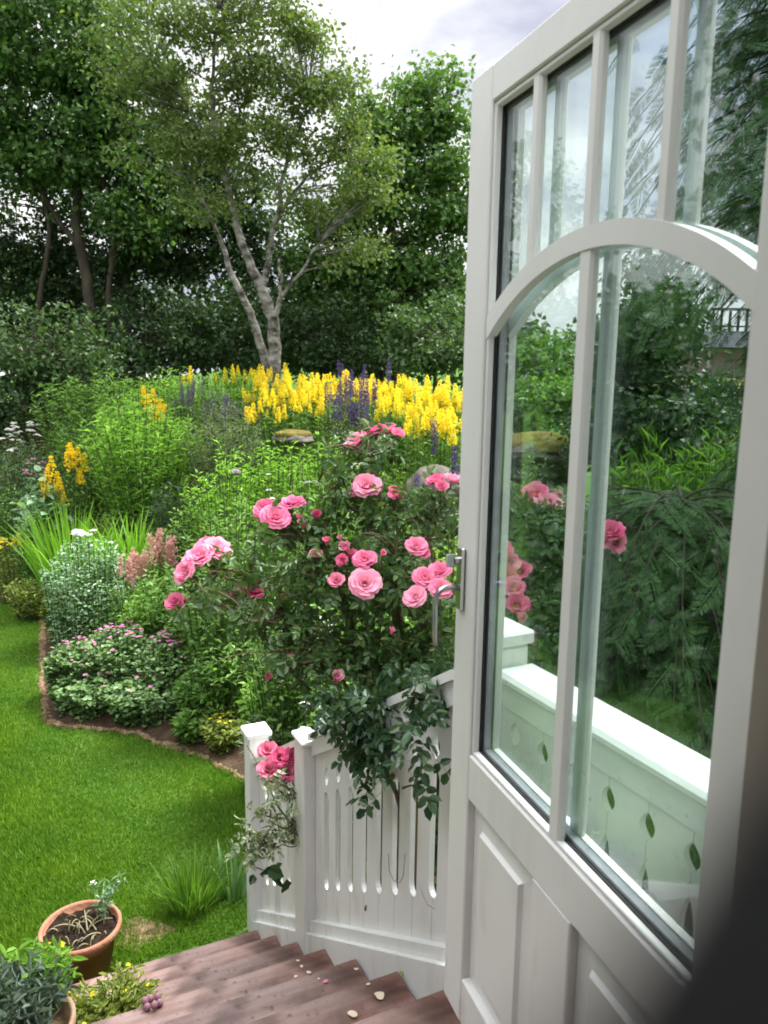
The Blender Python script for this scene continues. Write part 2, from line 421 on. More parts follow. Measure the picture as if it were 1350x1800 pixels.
# ------------------------------------------------------------------ foliage arrays
def rand_dirs(n, up=.0):
    d = RNG.normal(size=(n, 3)); d /= np.linalg.norm(d, axis=1)[:, None]
    d[:, 2] += up
    d /= np.linalg.norm(d, axis=1)[:, None] + 1e-9
    return d
T4 = (np.array([(0, 0, 0), (.45, -.5, .10), (1, 0, -.06), (.45, .5, .10)]), None, np.array([(0, 1, 2), (0, 2, 3)]))
T6 = (np.array([(0, 0, 0), (.28, -.46, .12), (.68, -.38, .08), (1, 0, -.10), (.68, .38, .08), (.28, .46, .12)]), np.array([(0, 1, 2, 3), (0, 3, 4, 5)]), None)
def leaves(c, L, W, d=None, n=None, up=.7, tmpl=T4, jitter=.3):
    """leaf faces at points c; d = leaf axis, n = leaf normal"""
    c = np.asarray(c, float); N = len(c)
    if n is None: n = rand_dirs(N, up)
    if d is None: d = rand_dirs(N, -.15)
    d = d - (d * n).sum(1)[:, None] * n
    d /= np.linalg.norm(d, axis=1)[:, None] + 1e-9
    s = np.cross(n, d)
    L = np.broadcast_to(L, (N,)) * RNG.uniform(1 - jitter, 1 + jitter, N)
    W = np.broadcast_to(W, (N,)) * RNG.uniform(1 - jitter, 1 + jitter, N)
    P, Q, T = tmpl; k = len(P)
    v = c[:, None, :] + P[None, :, 0, None] * (L[:, None, None] * d[:, None, :]) + P[None, :, 1, None] * (W[:, None, None] * s[:, None, :]) + P[None, :, 2, None] * (L[:, None, None] * n[:, None, :])
    off = (np.arange(N) * k)[:, None, None]
    q = (Q[None] + off).reshape(-1, 4) if Q is not None else None
    t = (T[None] + off).reshape(-1, 3) if T is not None else None
    return v.reshape(-1, 3), q, t

def instance_template(tv, tq, tt, mats):
    """copies of a small template merged in one array; mats (N,3,4) affine"""
    N = len(mats); k = len(tv)
    v = np.einsum('nij,kj->nki', mats[:, :, :3], tv) + mats[:, None, :, 3]
    off = (np.arange(N) * k)[:, None, None]
    return v.reshape(-1, 3), ((tq[None] + off).reshape(-1, 4) if tq is not None else None), ((tt[None] + off).reshape(-1, 3) if tt is not None else None)

def frames(pos, axis, normal, scale):
    """affine matrices: template x along axis, z along normal"""
    axis = axis / (np.linalg.norm(axis, axis=1)[:, None] + 1e-9)
    normal = normal - (normal * axis).sum(1)[:, None] * axis
    normal /= np.linalg.norm(normal, axis=1)[:, None] + 1e-9
    side = np.cross(normal, axis)
    s = np.broadcast_to(scale, (len(pos),))[:, None]
    return np.stack((axis * s, side * s, normal * s, pos), -1)

def bez(p0, p1, p2, n=6):
    t = np.linspace(0, 1, n)[:, None]
    return (1 - t) ** 2 * p0 + 2 * t * (1 - t) * p1 + t ** 2 * p2

# ------------------------------------------------------------------ terrain
EDGE = [(-9.0, 11.6), (-6.6, 10.8), (-5.2, 10.1), (-4.72, 9.73), (-4.2, 9.1), (-3.75, 8.1), (-3.33, 7.17), (-3.02, 6.55), (-2.9, 6.28), (-2.63, 6.17), (-2.08, 6.12), (-1.56, 5.81), (-1.01, 5.33), (-.62, 4.85), (-.25, 4.45), (.2, 4.2), (1.0, 4.0), (3., 3.8), (9, 3.8)]
_ex = np.array([e[0] for e in EDGE]); _ey = np.array([e[1] for e in EDGE])
def edge_y(x): return np.interp(x, _ex, _ey)
def sstep(t):
    t = np.clip(t, 0, 1); return t * t * (3 - 2 * t)
def h(x, y):
    x = np.asarray(x, float); y = np.asarray(y, float)
    yb = edge_y(x)
    a = 2.25 * sstep((y - yb - .35) / (14.3 - yb - .35))
    a = a * sstep((x + 14) / 6) * (1 - .55 * sstep((x - 1.5) / 3))
    far = .05 * np.clip(y - 15, 0, 60) + 1.0 * sstep((y - 16) / 15) * sstep((x - 1) / 4)
    return a + far
def H(x, y): return float(h(x, y))

xs = np.unique(np.concatenate((np.linspace(-9, 4, 105), -9 - np.geomspace(.2, 500, 26), 4 + np.geomspace(.2, 500, 26))))
ys = np.unique(np.concatenate((np.linspace(-1, 16, 120), -1 - np.geomspace(.3, 60, 10), 16 + np.geomspace(.3, 900, 34))))
X, Y = np.meshgrid(xs, ys, indexing='ij')
Z = h(X, Y)
nx, ny = X.shape
I = np.arange(nx * ny).reshape(nx, ny)
g = mesh_np(np.stack((X, Y, Z), -1).reshape(-1, 3), np.stack((I[:-1, :-1], I[1:, :-1], I[1:, 1:], I[:-1, 1:]), -1).reshape(-1, 4), smooth=True)
kind(obj('ground', g, M['lawn']), 'structure')

# soil of the flower bed : a sheet following the terrain from the lawn edge up the slope
rows = np.concatenate((np.linspace(0, .5, 12), np.linspace(.6, 10, 30)))
bx = np.interp(np.linspace(0, .885, 620), np.linspace(0, 1, len(EDGE)), _ex)
wob = .03 * np.sin(bx * 4.3) + .012 * np.sin(bx * 21.7 + 1) + RNG.normal(0, .006, len(bx))
by = edge_y(bx) + wob
# directions into the bed
tx = np.gradient(bx); ty = np.gradient(by); ln = np.hypot(tx, ty)
nxv, nyv = -ty / ln, tx / ln
k = np.ones(25) / 25
nxs = np.convolve(np.pad(nxv, 12, mode='edge'), k, 'valid'); nys = np.convolve(np.pad(nyv, 12, mode='edge'), k, 'valid')
BX = bx[:, None] + rows[None] * (nxs * np.exp(-0)[()])[:, None] * np.exp(-rows[None] * .5)
BY = by[:, None] + rows[None] * np.maximum(nys, .55)[:, None]
BZ = h(BX, BY) + .012 + .05 * sstep(rows[None] / .35) + .02 * np.sin(BX * 13 + BY * 7) * sstep(rows[None] / .4)
BZ[:, 0] -= .02
nb, nr = BX.shape
I = np.arange(nb * nr).reshape(nb, nr)
s_ = mesh_np(np.stack((BX, BY, BZ), -1).reshape(-1, 3), np.stack((I[:-1, :-1], I[1:, :-1], I[1:, 1:], I[:-1, 1:]), -1).reshape(-1, 4), smooth=True)
kind(obj('flower_bed_soil', s_, M['soil']), 'structure')
# dry crumbly rim between turf and bed
er = np.linspace(-.035, .03, 6)
wd = 1 + .3 * np.sin(bx * 6.1) + RNG.normal(0, .3, len(bx))
EX = bx[:, None] + er[None] * nxv[:, None] * wd[:, None]; EY = by[:, None] + er[None] * nyv[:, None] * wd[:, None]
EZ = h(EX, EY) + .006 + .014 * np.sin(np.linspace(0, PI, 6))[None] + .006 * np.sin(EX * 37 + EY * 29) + RNG.normal(0, .006, EX.shape)
ne, nr = EX.shape
I = np.arange(ne * nr).reshape(ne, nr)
e_ = mesh_np(np.stack((EX, EY, EZ), -1).reshape(-1, 3), np.stack((I[:-1, :-1], I[1:, :-1], I[1:, 1:], I[:-1, 1:]), -1).reshape(-1, 4), smooth=True)
kind(obj('bed_edge_soil', e_, M['tan_soil']), 'structure')

# ------------------------------------------------------------------ stair / rail frame
AZ = math.radians(-25.5)
SO = np.array((.25, 1.85))
SD = np.array((math.sin(AZ), math.cos(AZ))); SN = np.array((SD[1], -SD[0]))
def stair(v):
    """(L along the descent, off to the right, z) -> world"""
    v = np.asarray(v, float)
    return np.c_[SO[0] + v[:, 0] * SD[0] + v[:, 1] * SN[0], SO[1] + v[:, 0] * SD[1] + v[:, 1] * SN[1], v[:, 2]]
def stp(L, off, z): return stair([(L, off, z)])[0]

def inv_stair(x, y):
    dx, dy = x - SO[0], y - SO[1]
    return dx * SD[0] + dy * SD[1], dx * SN[0] + dy * SN[1]

# grass blades
def lawn_blades():
    n = 420000
    # more blades close by
    yy = 2.3 + (11.2 - 2.3) * RNG.uniform(0, 1, n) ** 1.25
    xx = RNG.uniform(-.66, -.03, n) * (yy + .6) + RNG.uniform(-.2, .2, n)
    L, off = inv_stair(xx, yy)
    ok = (yy < edge_y(xx) + .03 * np.sin(xx * 4.3) + RNG.normal(-.01, .018, n)) & ~((L < 2.13) & (off > -1.75)) & ~((off > -.12) & (L < 2.16))
    # patchy bare place beside the pot
    bare = at_z(255, 1635, 0)
    dd = np.hypot((xx - bare[0]) / .22, (yy - bare[1]) / .16)
    ok &= (dd > RNG.uniform(.0, .75, n))
    xx, yy = xx[ok], yy[ok]; n = len(xx)
    zz = h(xx, yy)
    hh = RNG.uniform(.022, .05, n) * (1 + .35 * np.sin(xx * 2.3 + yy * 1.7)); ww = RNG.uniform(.0022, .0042, n) * (1 + yy * .07)
    a = RNG.uniform(0, 2 * PI, n); ln_ = RNG.uniform(.1, .8, n)
    b = a + RNG.uniform(-1, 1, n) + PI / 2
    base = np.stack((xx, yy, zz - .004), -1)
    s = np.stack((np.cos(a), np.sin(a), np.zeros(n)), -1) * ww[:, None]
    tip = base + np.stack((np.cos(b) * hh * ln_, np.sin(b) * hh * ln_, hh), -1)
    v = np.stack((base - s, base + s, tip), 1).reshape(-1, 3)
    t = np.arange(3 * n).reshape(-1, 3)
    return mesh_np(v, None, t)
kind(obj('lawn_grass', lawn_blades(), M['blade']), 'stuff')
bare = at_z(250, 1640, .0)
mb = MB()
th = np.linspace(0, 2 * PI, 41)[:-1]
rr = 1 + .18 * np.sin(th * 3 + 1) + .1 * np.sin(th * 7)
ring = np.c_[bare[0] + .14 * rr * np.cos(th), bare[1] + .12 * rr * np.sin(th), np.full(40, .004)]
mb.add(np.vstack((ring, [[bare[0], bare[1], .007]])), None, [(i, (i + 1) % 40, 40) for i in range(40)])
kind(mb.build('bare_earth_patch', M['tan_soil'], smooth=True), 'structure')

# ------------------------------------------------------------------ wooden stairs
RUN, RISE, L0, Z0 = .324, .204, .008, 1.37
stairs = thing('wooden_stairs', 'weathered reddish brown wooden steps leading down from the door to the lawn', 'stairs', stp(1.0, -.7, 0))
def tread(L1, z, deep, r=None):
    nb_ = 2; w = deep / nb_
    mbx = MB()
    for i in range(nb_):
        a = L1 - (i + 1) * w + .004; b = L1 - i * w - .002
        mbx.box((a, -1.62, z - .034), (b, -.045, z), stair, bev=.004)
    return mbx
def add_tread(L1, z, deep):
    # geometry kept in a local frame with x along the board so the grain follows it
    nb_ = 2; w = deep / nb_
    o0 = thing  # noqa
    mbx = MB()
    for i in range(nb_):
        a = -(i + 1) * w + .011; b = -i * w - .003
        dz = random.uniform(-.0015, .0015)
        mbx.box((-.80 + random.uniform(-.004, .004), a, -.034 + dz), (.775 + random.uniform(-.006, .006), b, dz), None, bev=.007)
    me = mbx.mesh()
    me.materials.append(M['deck'])
    # rows of screw heads
    W = Matrix(((SN[0], SD[0], 0, 0), (SN[1], SD[1], 0, 0), (0, 0, 1, 0), (0, 0, 0, 1)))
    c = stp(L1, -.82, z)
    W = Matrix.Translation(Vector(c)) @ W
    return put('stair_tread', me, W, stairs)
for kk in range(7):
    add_tread(L0 + RUN * kk, Z0 - RISE * kk, RUN + .035)
# risers (dark closed backs)
mb = MB()
for kk in range(7):
    L1 = L0 + RUN * kk - .03; z = Z0 - RISE * kk - .036
    mb.box((L1 - .018, -1.6, max(z - RISE + .04, 0.0)), (L1, -.05, z), stair)
mb.build('riser', M['deck'], stairs)
# white stringers at both sides
for off in (-.043, -1.66):
    mb = MB()
    pl = [(-.30, 1.46), (L0 + 0.02, 1.40), (2.06, .11), (2.06, .0), (1.86, .0), (-.30, 1.15)]
    mb.prism(pl, off, off + .03, stair)
    mb.build('stringer', M['fence_paint'], stairs)
# landing deck in front of the door
deck = thing('landing_deck', 'dark wooden landing between the house wall and the top step', 'deck', stp(-.9, -.7, 1.4))
me_b = []
for i in range(9):
    mbx = MB(); mbx.box((-.82, -.132, -.034), (.9, -.003, 0), None, bev=.004)
    me = mbx.mesh(); me.materials.append(M['deck'])
    W = Matrix.Translation(Vector(stp(-.28 - i * .135, -.82, 1.5))) @ Matrix(((SN[0], SD[0], 0, 0), (SN[1], SD[1], 0, 0), (0, 0, 1, 0), (0, 0, 0, 1)))
    put('deck_board', me, W, deck)
mb = MB(); mb.box((-1.5, -1.6, 0), (-.32, .09, 1.462), stair); mb.build('deck_base', M['fence_paint'], deck)

# ------------------------------------------------------------------ stair fence
fence = thing('stair_fence', 'white wooden stair railing of upright boards with slots beside the steps', 'railing', stp(1.1, .03, 0))
def zt(L): return 2.285 - .605 * L
def zb(L): return 1.462 - .627 * L
def sloped(mbx, L1, L2, o1, o2, f_lo, f_hi, bev=0):
    v = np.array([(L, o, f(L)) for L in (L1, L2) for o in (o1, o2) for f in (f_lo, f_hi)])
    f = [(0, 1, 3, 2), (4, 6, 7, 5), (0, 4, 5, 1), (2, 3, 7, 6), (0, 2, 6, 4), (1, 5, 7, 3)]
    mbx.add(stair(v), f)
POST1, POST2 = 2.10, 1.275
secs = [(.10, POST2 - .062), (POST2 + .062, POST1 - .05)]
for (a, b) in secs:
    mb = MB(); sloped(mb, a, b, -.028, .075, lambda L: zt(L) - .03, zt); mb.build('top_rail', M['fence_paint'], fence)
    mb = MB(); sloped(mb, a, b, -.012, .055, lambda L: zt(L) - .10, lambda L: zt(L) - .032); mb.build('upper_batten', M['fence_paint'], fence)
    mb = MB(); sloped(mb, a, b, -.022, .052, lambda L: zb(L) - .085, zb); mb.build('bottom_rail', M['fence_paint'], fence)
    mb = MB(); sloped(mb, a, b, -.030, .06, lambda L: zb(L) - .112, lambda L: zb(L) - .087); mb.build('bottom_ledge', M['fence_paint'], fence)
    # upright boards: each board notched along both sides so neighbours leave a drop on top of a long slot
    n = max(1, round((b - a) / .118)); w = (b - a) / n
    for i in range(n):
        l = a + i * w + .0012; r = a + (i + 1) * w - .0012
        s = .023
        def edge(x, sg, end):
            if end: return [(x, zb(x) - .02), (x, zt(x) - .05)]
            zs0, zs1 = zb(x) + .145, zt(x) - .275
            zd0, zd1 = zt(x) - .245, zt(x) - .165
            pts = [(x, zb(x) - .02), (x, zs0)]
            for t_ in np.linspace(0, PI / 2, 5): pts.append((x + sg * s * math.sin(t_), zs0 + .03 * (1 - math.cos(t_))))
            for t_ in np.linspace(PI / 2, 0, 5): pts.append((x + sg * s * math.sin(t_), zs1 - .03 * (1 - math.cos(t_))))
            pts.append((x, zd0))
            for t_ in np.linspace(0.2, PI - .2, 6): pts.append((x + sg * s * .85 * math.sin(t_) ** .8, zd0 + (zd1 - zd0) * (t_ / PI)))
            pts += [(x, zd1), (x, zt(x) - .05)]
            return pts
        L_ = edge(l, 1, i == 0); R_ = edge(r, -1, i == n - 1)
        poly = L_ + R_[::-1]
        mb = MB(); mb.prism(poly, .006, .024, stair); mb.build('upright_board', M['fence_paint'], fence)
def post(Lc, half, zlo, zhi, capz, o0=-.045, o1=.06, slant=False):
    mb = MB(); mb.box((Lc - half, o0, zlo), (Lc + half, o1, zhi), stair, bev=.004)
    p = mb.build('post', M['fence_paint'], fence)
    mb = MB(); mb.box((Lc - half - capz * .5, o0 - capz * .5, zhi), (Lc + half + capz * .5, o1 + capz * .5, zhi + capz), stair, bev=.006)
    mb.build('cap', M['fence_paint'], p)
post(POST2, .06, .42, zt(POST2) - .02, .022)
post(POST1, .05, .0, 1.155, .03)
mb = MB()
sloped(mb, .12, 2.0, .0, .022, lambda L: zb(L) - .34, lambda L: zb(L) - .114)
mb.build('skirt_board', M['fence_paint'], fence)

# ------------------------------------------------------------------ landing railing with drop cut-outs
RAZ = math.radians(-26.3)
RO = np.array((.268, 1.769)); RD = np.array((math.sin(RAZ), math.cos(RAZ))); RNv = np.array((RD[1], -RD[0]))
def rail(v):
    v = np.asarray(v, float)
    return np.c_[RO[0] + v[:, 0] * RD[0] + v[:, 1] * RNv[0], RO[1] + v[:, 0] * RD[1] + v[:, 1] * RNv[1], v[:, 2]]
rl = thing('landing_railing', 'white boarded railing with leaf shaped cut-outs seen through the door glass', 'railing', rail([(-.5, .05, 1.5)])[0])
mb = MB(); mb.box((-1.12, 0, 2.262), (-.002, .118, 2.29), rail, bev=.009); mb.build('cap_rail', M['fence_paint'], rl)
mb = MB(); mb.box((-1.12, .016, 2.200), (-.002, .10, 2.260), rail, bev=.003); mb.build('under_rail', M['fence_paint'], rl)
mb = MB(); mb.box((-1.12, .012, 1.54), (-.002, .10, 1.62), rail, bev=.003); mb.build('bottom_rail', M['fence_paint'], rl)
pitch = .106; j0 = -.388
joints = sorted([j0 + i * pitch for i in range(-7, 4) if -1.12 < j0 + i * pitch < -.01])
edges_ = [-1.12] + joints + [-.004]
for a, b in zip(edges_[:-1], edges_[1:]):
    l, r = a + .0008, b - .0008
    def side(x, sg, end):
        if end: return [(x, 1.60), (x, 2.205)]
        p = [(x, 1.60), (x, 1.905)]
        for t_ in np.linspace(0, 1, 14):   # tall pointed drop
            p.append((x + sg * .0005 + sg * .015 * math.sin(PI * min(1, (1 - t_) ** .8)), 1.905 + .165 * t_)) if 0 < t_ < 1 else None
        p += [(x, 2.07), (x, 2.118)]
        for t_ in np.linspace(0, PI, 14)[1:-1]:
            p.append((x + sg * .0145 * math.sin(t_) ** .9 * 1.25, 2.118 + .058 * t_ / PI))
        p += [(x, 2.176), (x, 2.205)]
        return [q for q in p if q is not None]
    poly = side(l, 1, a == edges_[0]) + side(r, -1, b == edges_[-1])[::-1]
    mb = MB(); mb.prism(poly, .022, .036, rail); mb.build('cut_out_board', M['fence_paint'], rl)
# newel post at the corner
mb = MB(); mb.box((.0, -.012, .0), (.105, .105, 2.335), rail, bev=.004); np_ = mb.build('newel_post', M['fence_paint'], rl)
mb = MB(); mb.box((-.010, -.022, 2.339), (.115, .116, 2.374), rail, bev=.006); mb.build('cap', M['fence_paint'], np_)

# ------------------------------------------------------------------ the open glazed door
DAZ = math.radians(-18.7)
DD = np.array((math.sin(DAZ), math.cos(DAZ))); DN = np.array((DD[1], -DD[0]))   # DN points outwards (right)
FX, FY = .1608, 1.64
def door(v):
    """(s from the free edge, d depth behind the inner face, z)"""
    v = np.asarray(v, float)
    return np.c_[FX - v[:, 0] * DD[0] + v[:, 1] * DN[0], FY - v[:, 0] * DD[1] + v[:, 1] * DN[1], v[:, 2]]
dr = thing('glazed_door', 'open white panelled door with arched glazing bars above two lower panels', 'door', door([(.88, .03, 1.517)])[0])
ZT, ZB, W_ = 3.557, 1.517, .88
TH = .068
G0, G1, GB, GT = .100, .780, 2.195, 3.476
P_ = M['paint']
# frame members
mb = MB(); mb.box((0, 0, ZB), (.094, TH, ZT), door, bev=.003); st = mb.build('stile', P_, dr)
mb = MB(); mb.box((.786, 0, ZB), (W_, TH, ZT), door, bev=.003); mb.build('stile', P_, dr)
mb = MB(); mb.box((.0945, .0005, 3.490), (.7855, TH - .0005, ZT - .0005), door, bev=.003); mb.build('top_rail', P_, dr)
mb = MB(); mb.box((.0945, .0005, 2.075), (.7855, TH - .0005, 2.178), door, bev=.003); mb.build('middle_rail', P_, dr)
mb = MB(); mb.box((.0945, .0005, ZB + .0005), (.7855, TH - .0005, 1.632), door, bev=.003); mb.build('bottom_rail', P_, dr)
mb = MB(); mb.box((.376, .0008, 1.6325), (.504, TH - .0008, 2.0745), door, bev=.003); mb.build('centre_stile', P_, dr)
# raised panels
for a, b in ((.0945, .3755), (.5045, .7855)):
    z0, z1 = 1.633, 2.0745
    mb = MB(); mb.box((a, .020, z0), (b, .05, z1), door); pn = mb.build('panel', P_, dr)
    # field with a sloping margin
    m_, e_ = .05, .03
    o = [(a + .012, z0 + .012), (b - .012, z0 + .012), (b - .012, z1 - .012), (a + .012, z1 - .012)]
    i_ = [(a + m_, z0 + m_), (b - m_, z0 + m_), (b - m_, z1 - m_), (a + m_, z1 - m_)]
    f_ = [(a + m_ + .006, z0 + m_ + .006), (b - m_ - .006, z0 + m_ + .006), (b - m_ - .006, z1 - m_ - .006), (a + m_ + .006, z1 - m_ - .006)]
    v = [(x, .0195, z) for x, z in o] + [(x, .014, z) for x, z in i_] + [(x, .005, z) for x, z in f_]
    q = [(i, (i + 1) % 4, 4 + (i + 1) % 4, 4 + i) for i in range(4)] + [(4 + i, 4 + (i + 1) % 4, 8 + (i + 1) % 4, 8 + i) for i in range(4)] + [(8, 9, 10, 11)]
    mb = MB(); mb.add(door(v), q); mb.build('raised_field', P_, pn)
def ring(a, b, c, d, w, d0, d1, mat, name, par, bev=.0):
    """rectangular frame from outer rect (a..b, c..d), member width w"""
    mbx = MB()
    mbx.box((a, d0, c), (a + w, d1, d), door, bev); mbx.box((b - w, d0, c), (b, d1, d), door, bev)
    mbx.box((a + w, d0, c), (b - w, d1, c + w), door, bev); mbx.box((a + w, d0, d - w), (b - w, d1, d), door, bev)
    return mbx.build(name, mat, par)
A_, B_, C_, D_ = .0945, .7855, 2.1785, 3.4895
ring(A_, B_, C_, D_, .009, .006, .020, P_, 'glazing_bead', dr, .002)
ring(A_, B_, C_, D_, .011, .0205, .0235, M['gasket'], 'gasket', dr)
ring(A_, B_, C_, D_, .016, .0275, .0425, M['spacer'], 'spacer_bar', dr)
ring(A_, B_, C_, D_, .011, .0467, .0497, M['gasket'], 'gasket', dr)
ring(A_, B_, C_, D_, .010, .0500, .0675, P_, 'outer_bead', dr, .002)
for d0 in (.0237, .0427):
    mb = MB(); mb.box((A_, d0, C_), (B_, d0 + .0038, D_), door)
    mb.build('glass_pane', M['glass'], dr)
# glazing bars on both faces: arch, centre bar, three upper bars
def arc(zc, ze, s):
    t = (s - .44) / .34
    # circular arc through (±1, ze) and (0, zc)
    hgt = zc - ze; Rr = (.34 ** 2 + hgt ** 2) / (2 * hgt)
    return zc - Rr + np.sqrt(np.maximum(Rr * Rr - (t * .34) ** 2, 0))
def archmesh(d0, d1):
    ss = np.linspace(.0955, .7845, 41)
    lo = arc(3.174, 3.056, ss); hi = arc(3.209, 3.100, ss)
    v = np.concatenate([np.c_[ss, np.full(41, d), z] for d, z in ((d0, lo), (d0, hi), (d1, hi), (d1, lo))])
    q = []
    for i in range(40):
        for kq in range(4):
            a = kq * 41 + i; b = ((kq + 1) % 4) * 41 + i
            q.append((a, a + 1, b + 1, b))
    q += [(0, 41, 82, 123), (40, 163, 122, 81)]
    m_ = MB(); m_.add(door(v), q); return m_
for (d0, d1) in ((.004, .0234), (.0466, .0640)):
    archmesh(d0, d1).build('arch_bar', P_, dr)
    mb = MB(); mb.box((.411, d0 + .002, 2.1795), (.447, d1, 3.182), door, bev=.005); mb.build('centre_bar', P_, dr)
    for c_ in (.251, .427, .603):
        mb = MB(); mb.box((c_ - .013, d0 + .002, float(arc(3.209, 3.100, c_)) - .008), (c_ + .013, d1, 3.4888), door, bev=.005)
        mb.build('upper_bar', P_, dr)
# lever handle near the free edge
hd = MB(); hd.box((.018, -.010, 2.485), (.05, -.0005, 2.625), door, bev=.004); hp = hd.build('handle_plate', M['steel'], dr)
mb = MB()
c0 = np.array((.034, -.010, 2.535))
pts = [c0, c0 + (0, -.030, .002), c0 + (0, -.042, -.002), c0 + (.0, -.050, -.014), c0 + (0, -.053, -.035), c0 + (0, -.053, -.09), c0 + (0, -.050, -.125)]
mb.tube(door(np.array(pts)), [.0065, .0065, .007, .007, .0065, .006, .005], 10); mb.build('lever', M['steel'], hp, smooth=True)
mb = MB(); mb.tube(door(np.array([(.034, -.010, 2.595), (.034, -.022, 2.595)])), .008, 10); mb.box((.031, -.040, 2.582), (.037, -.020, 2.610), door, bev=.002); mb.build('thumb_turn', M['steel'], hp)
# ------------------------------------------------------------------ house round the camera (hall behind the doorway)
house = thing('house', 'house wall and door frame at the right edge beside the open door', 'house', (0, 0, 0))
HN = np.array((-.3206, .947)); HT = np.array((-.947, -.3206))   # outwards; along the wall to the left
HP = np.array((.4266, .80)) - .83 * 0
def hw(v):
    """(t along wall to the left of the hinge jamb, o outwards, z)"""
    v = np.asarray(v, float); P0 = np.array((.405, .745))
    return np.c_[P0[0] + v[:, 0] * HT[0] + v[:, 1] * HN[0], P0[1] + v[:, 0] * HT[1] + v[:, 1] * HN[1], v[:, 2]]
# right jamb: its left front corner lies on the sight line through (.372,.745)
mb = MB(); mb.box((-.09, -.13, 1.5), (.038, 0, 3.62), hw, bev=.004); mb.build('jamb', M['jamb'], house)
mb = MB(); mb.box((.965, -.13, 1.5), (1.09, 0, 3.62), hw, bev=.004); mb.build('jamb', M['jamb'], house)
mb = MB(); mb.box((-.09, -.13, 3.6205), (1.09, 0, 3.75), hw, bev=.004); mb.build('lintel', M['jamb'], house)
mb = MB(); mb.box((-2.5, -.15, 0), (-.0905, -.01, 4.3), hw); mb.box((1.0905, -.15, 0), (4.5, -.01, 4.3), hw); mb.box((-.0905, -.15, 3.7505), (1.0905, -.01, 4.3), hw)
mb.build('wall', M['wall_out'], house)
mb = MB(); mb.box((-.9, -2.6, 1.3), (-.75, -.1505, 4.3), hw); mb.box((2.2, -2.6, 1.3), (2.35, -.1505, 4.3), hw); mb.box((-.9, -2.75, 1.3), (2.35, -2.605, 4.3), hw)
mb.build('inner_wall', M['inner'], house)
mb = MB(); mb.box((-.9, -2.75, 4.302), (2.35, -.0, 4.42), hw); mb.build('ceiling', M['inner'], house)
mb = MB(); mb.box((-.7495, -2.6, 1.35), (2.1995, -.152, 1.5), hw); mb.build('floor', M['inner'], house)

# ------------------------------------------------------------------ coat-shaped dark blob added close to the lens for the corner blur
M['coat'] = noisemat('lens_blob_dark', [(.3, (.038, .037, .040)), (.7, (.058, .057, .062))], 40, rough=.95, bump=.4, bscale=300, spec=.1)  # dark tone of the added shape that blurs the corner
def cam_pt(a, b, c):
    v = np.array((a, b, c)); return np.array((v.dot(_R), v.dot(_F), CZ + v.dot(_U)))
CC = cam_pt(0.0922, 0.0706, -0.0391)
cst = thing('lens_blob', 'added dark out of focus shape close to the lens, darkening the lower right corner', 'lens obstruction', (CC[0] + .02, CC[1] - .02, 1.5))
mb = MB()
secs_ = []
for t_ in np.linspace(0, PI / 2, 9): secs_.append((.12 * math.sin(t_), .12 * math.sin(t_), .12 * math.cos(t_)))
for z_, a_, b_ in ((-.10, .125, .12), (-.25, .14, .12), (-.45, .15, .12), (-.65, .165, .13), (-.85, .175, .135), (-.95, .18, .138)): secs_.append((a_, b_, z_))
V = []
th = np.arange(40) * 2 * PI / 40
for a_, b_, z_ in secs_:
    fold = 1 + .035 * np.sin(th * 9) * min(1, max(0, -z_) / .5)
    V.append(np.c_[CC[0] + (a_ + 1e-4) * fold * np.cos(th), CC[1] + (b_ + 1e-4) * fold * np.sin(th), np.full(40, CC[2] + z_)])
V = np.vstack(V); I = np.arange(len(secs_) * 40).reshape(len(secs_), 40); J = np.roll(I, -1, 1)
mb.add(V, np.stack((I[:-1], I[1:], J[1:], J[:-1]), -1).reshape(-1, 4)); mb.build('coat', M['coat'], cst, True)  # coat-shaped drape, added only to darken the lower right corner
mb = MB(); mb.tube([(CC[0], CC[1], 1.5), (CC[0], CC[1], CC[2] + .10)], .014, 10); mb.lathe([(.16, 0), (.16, .015), (.03, .03), (.001, .03)], 24, (CC[0], CC[1], 1.5)); mb.build('stand', M['bark_dark'], cst, True)  # added support under the dark blob

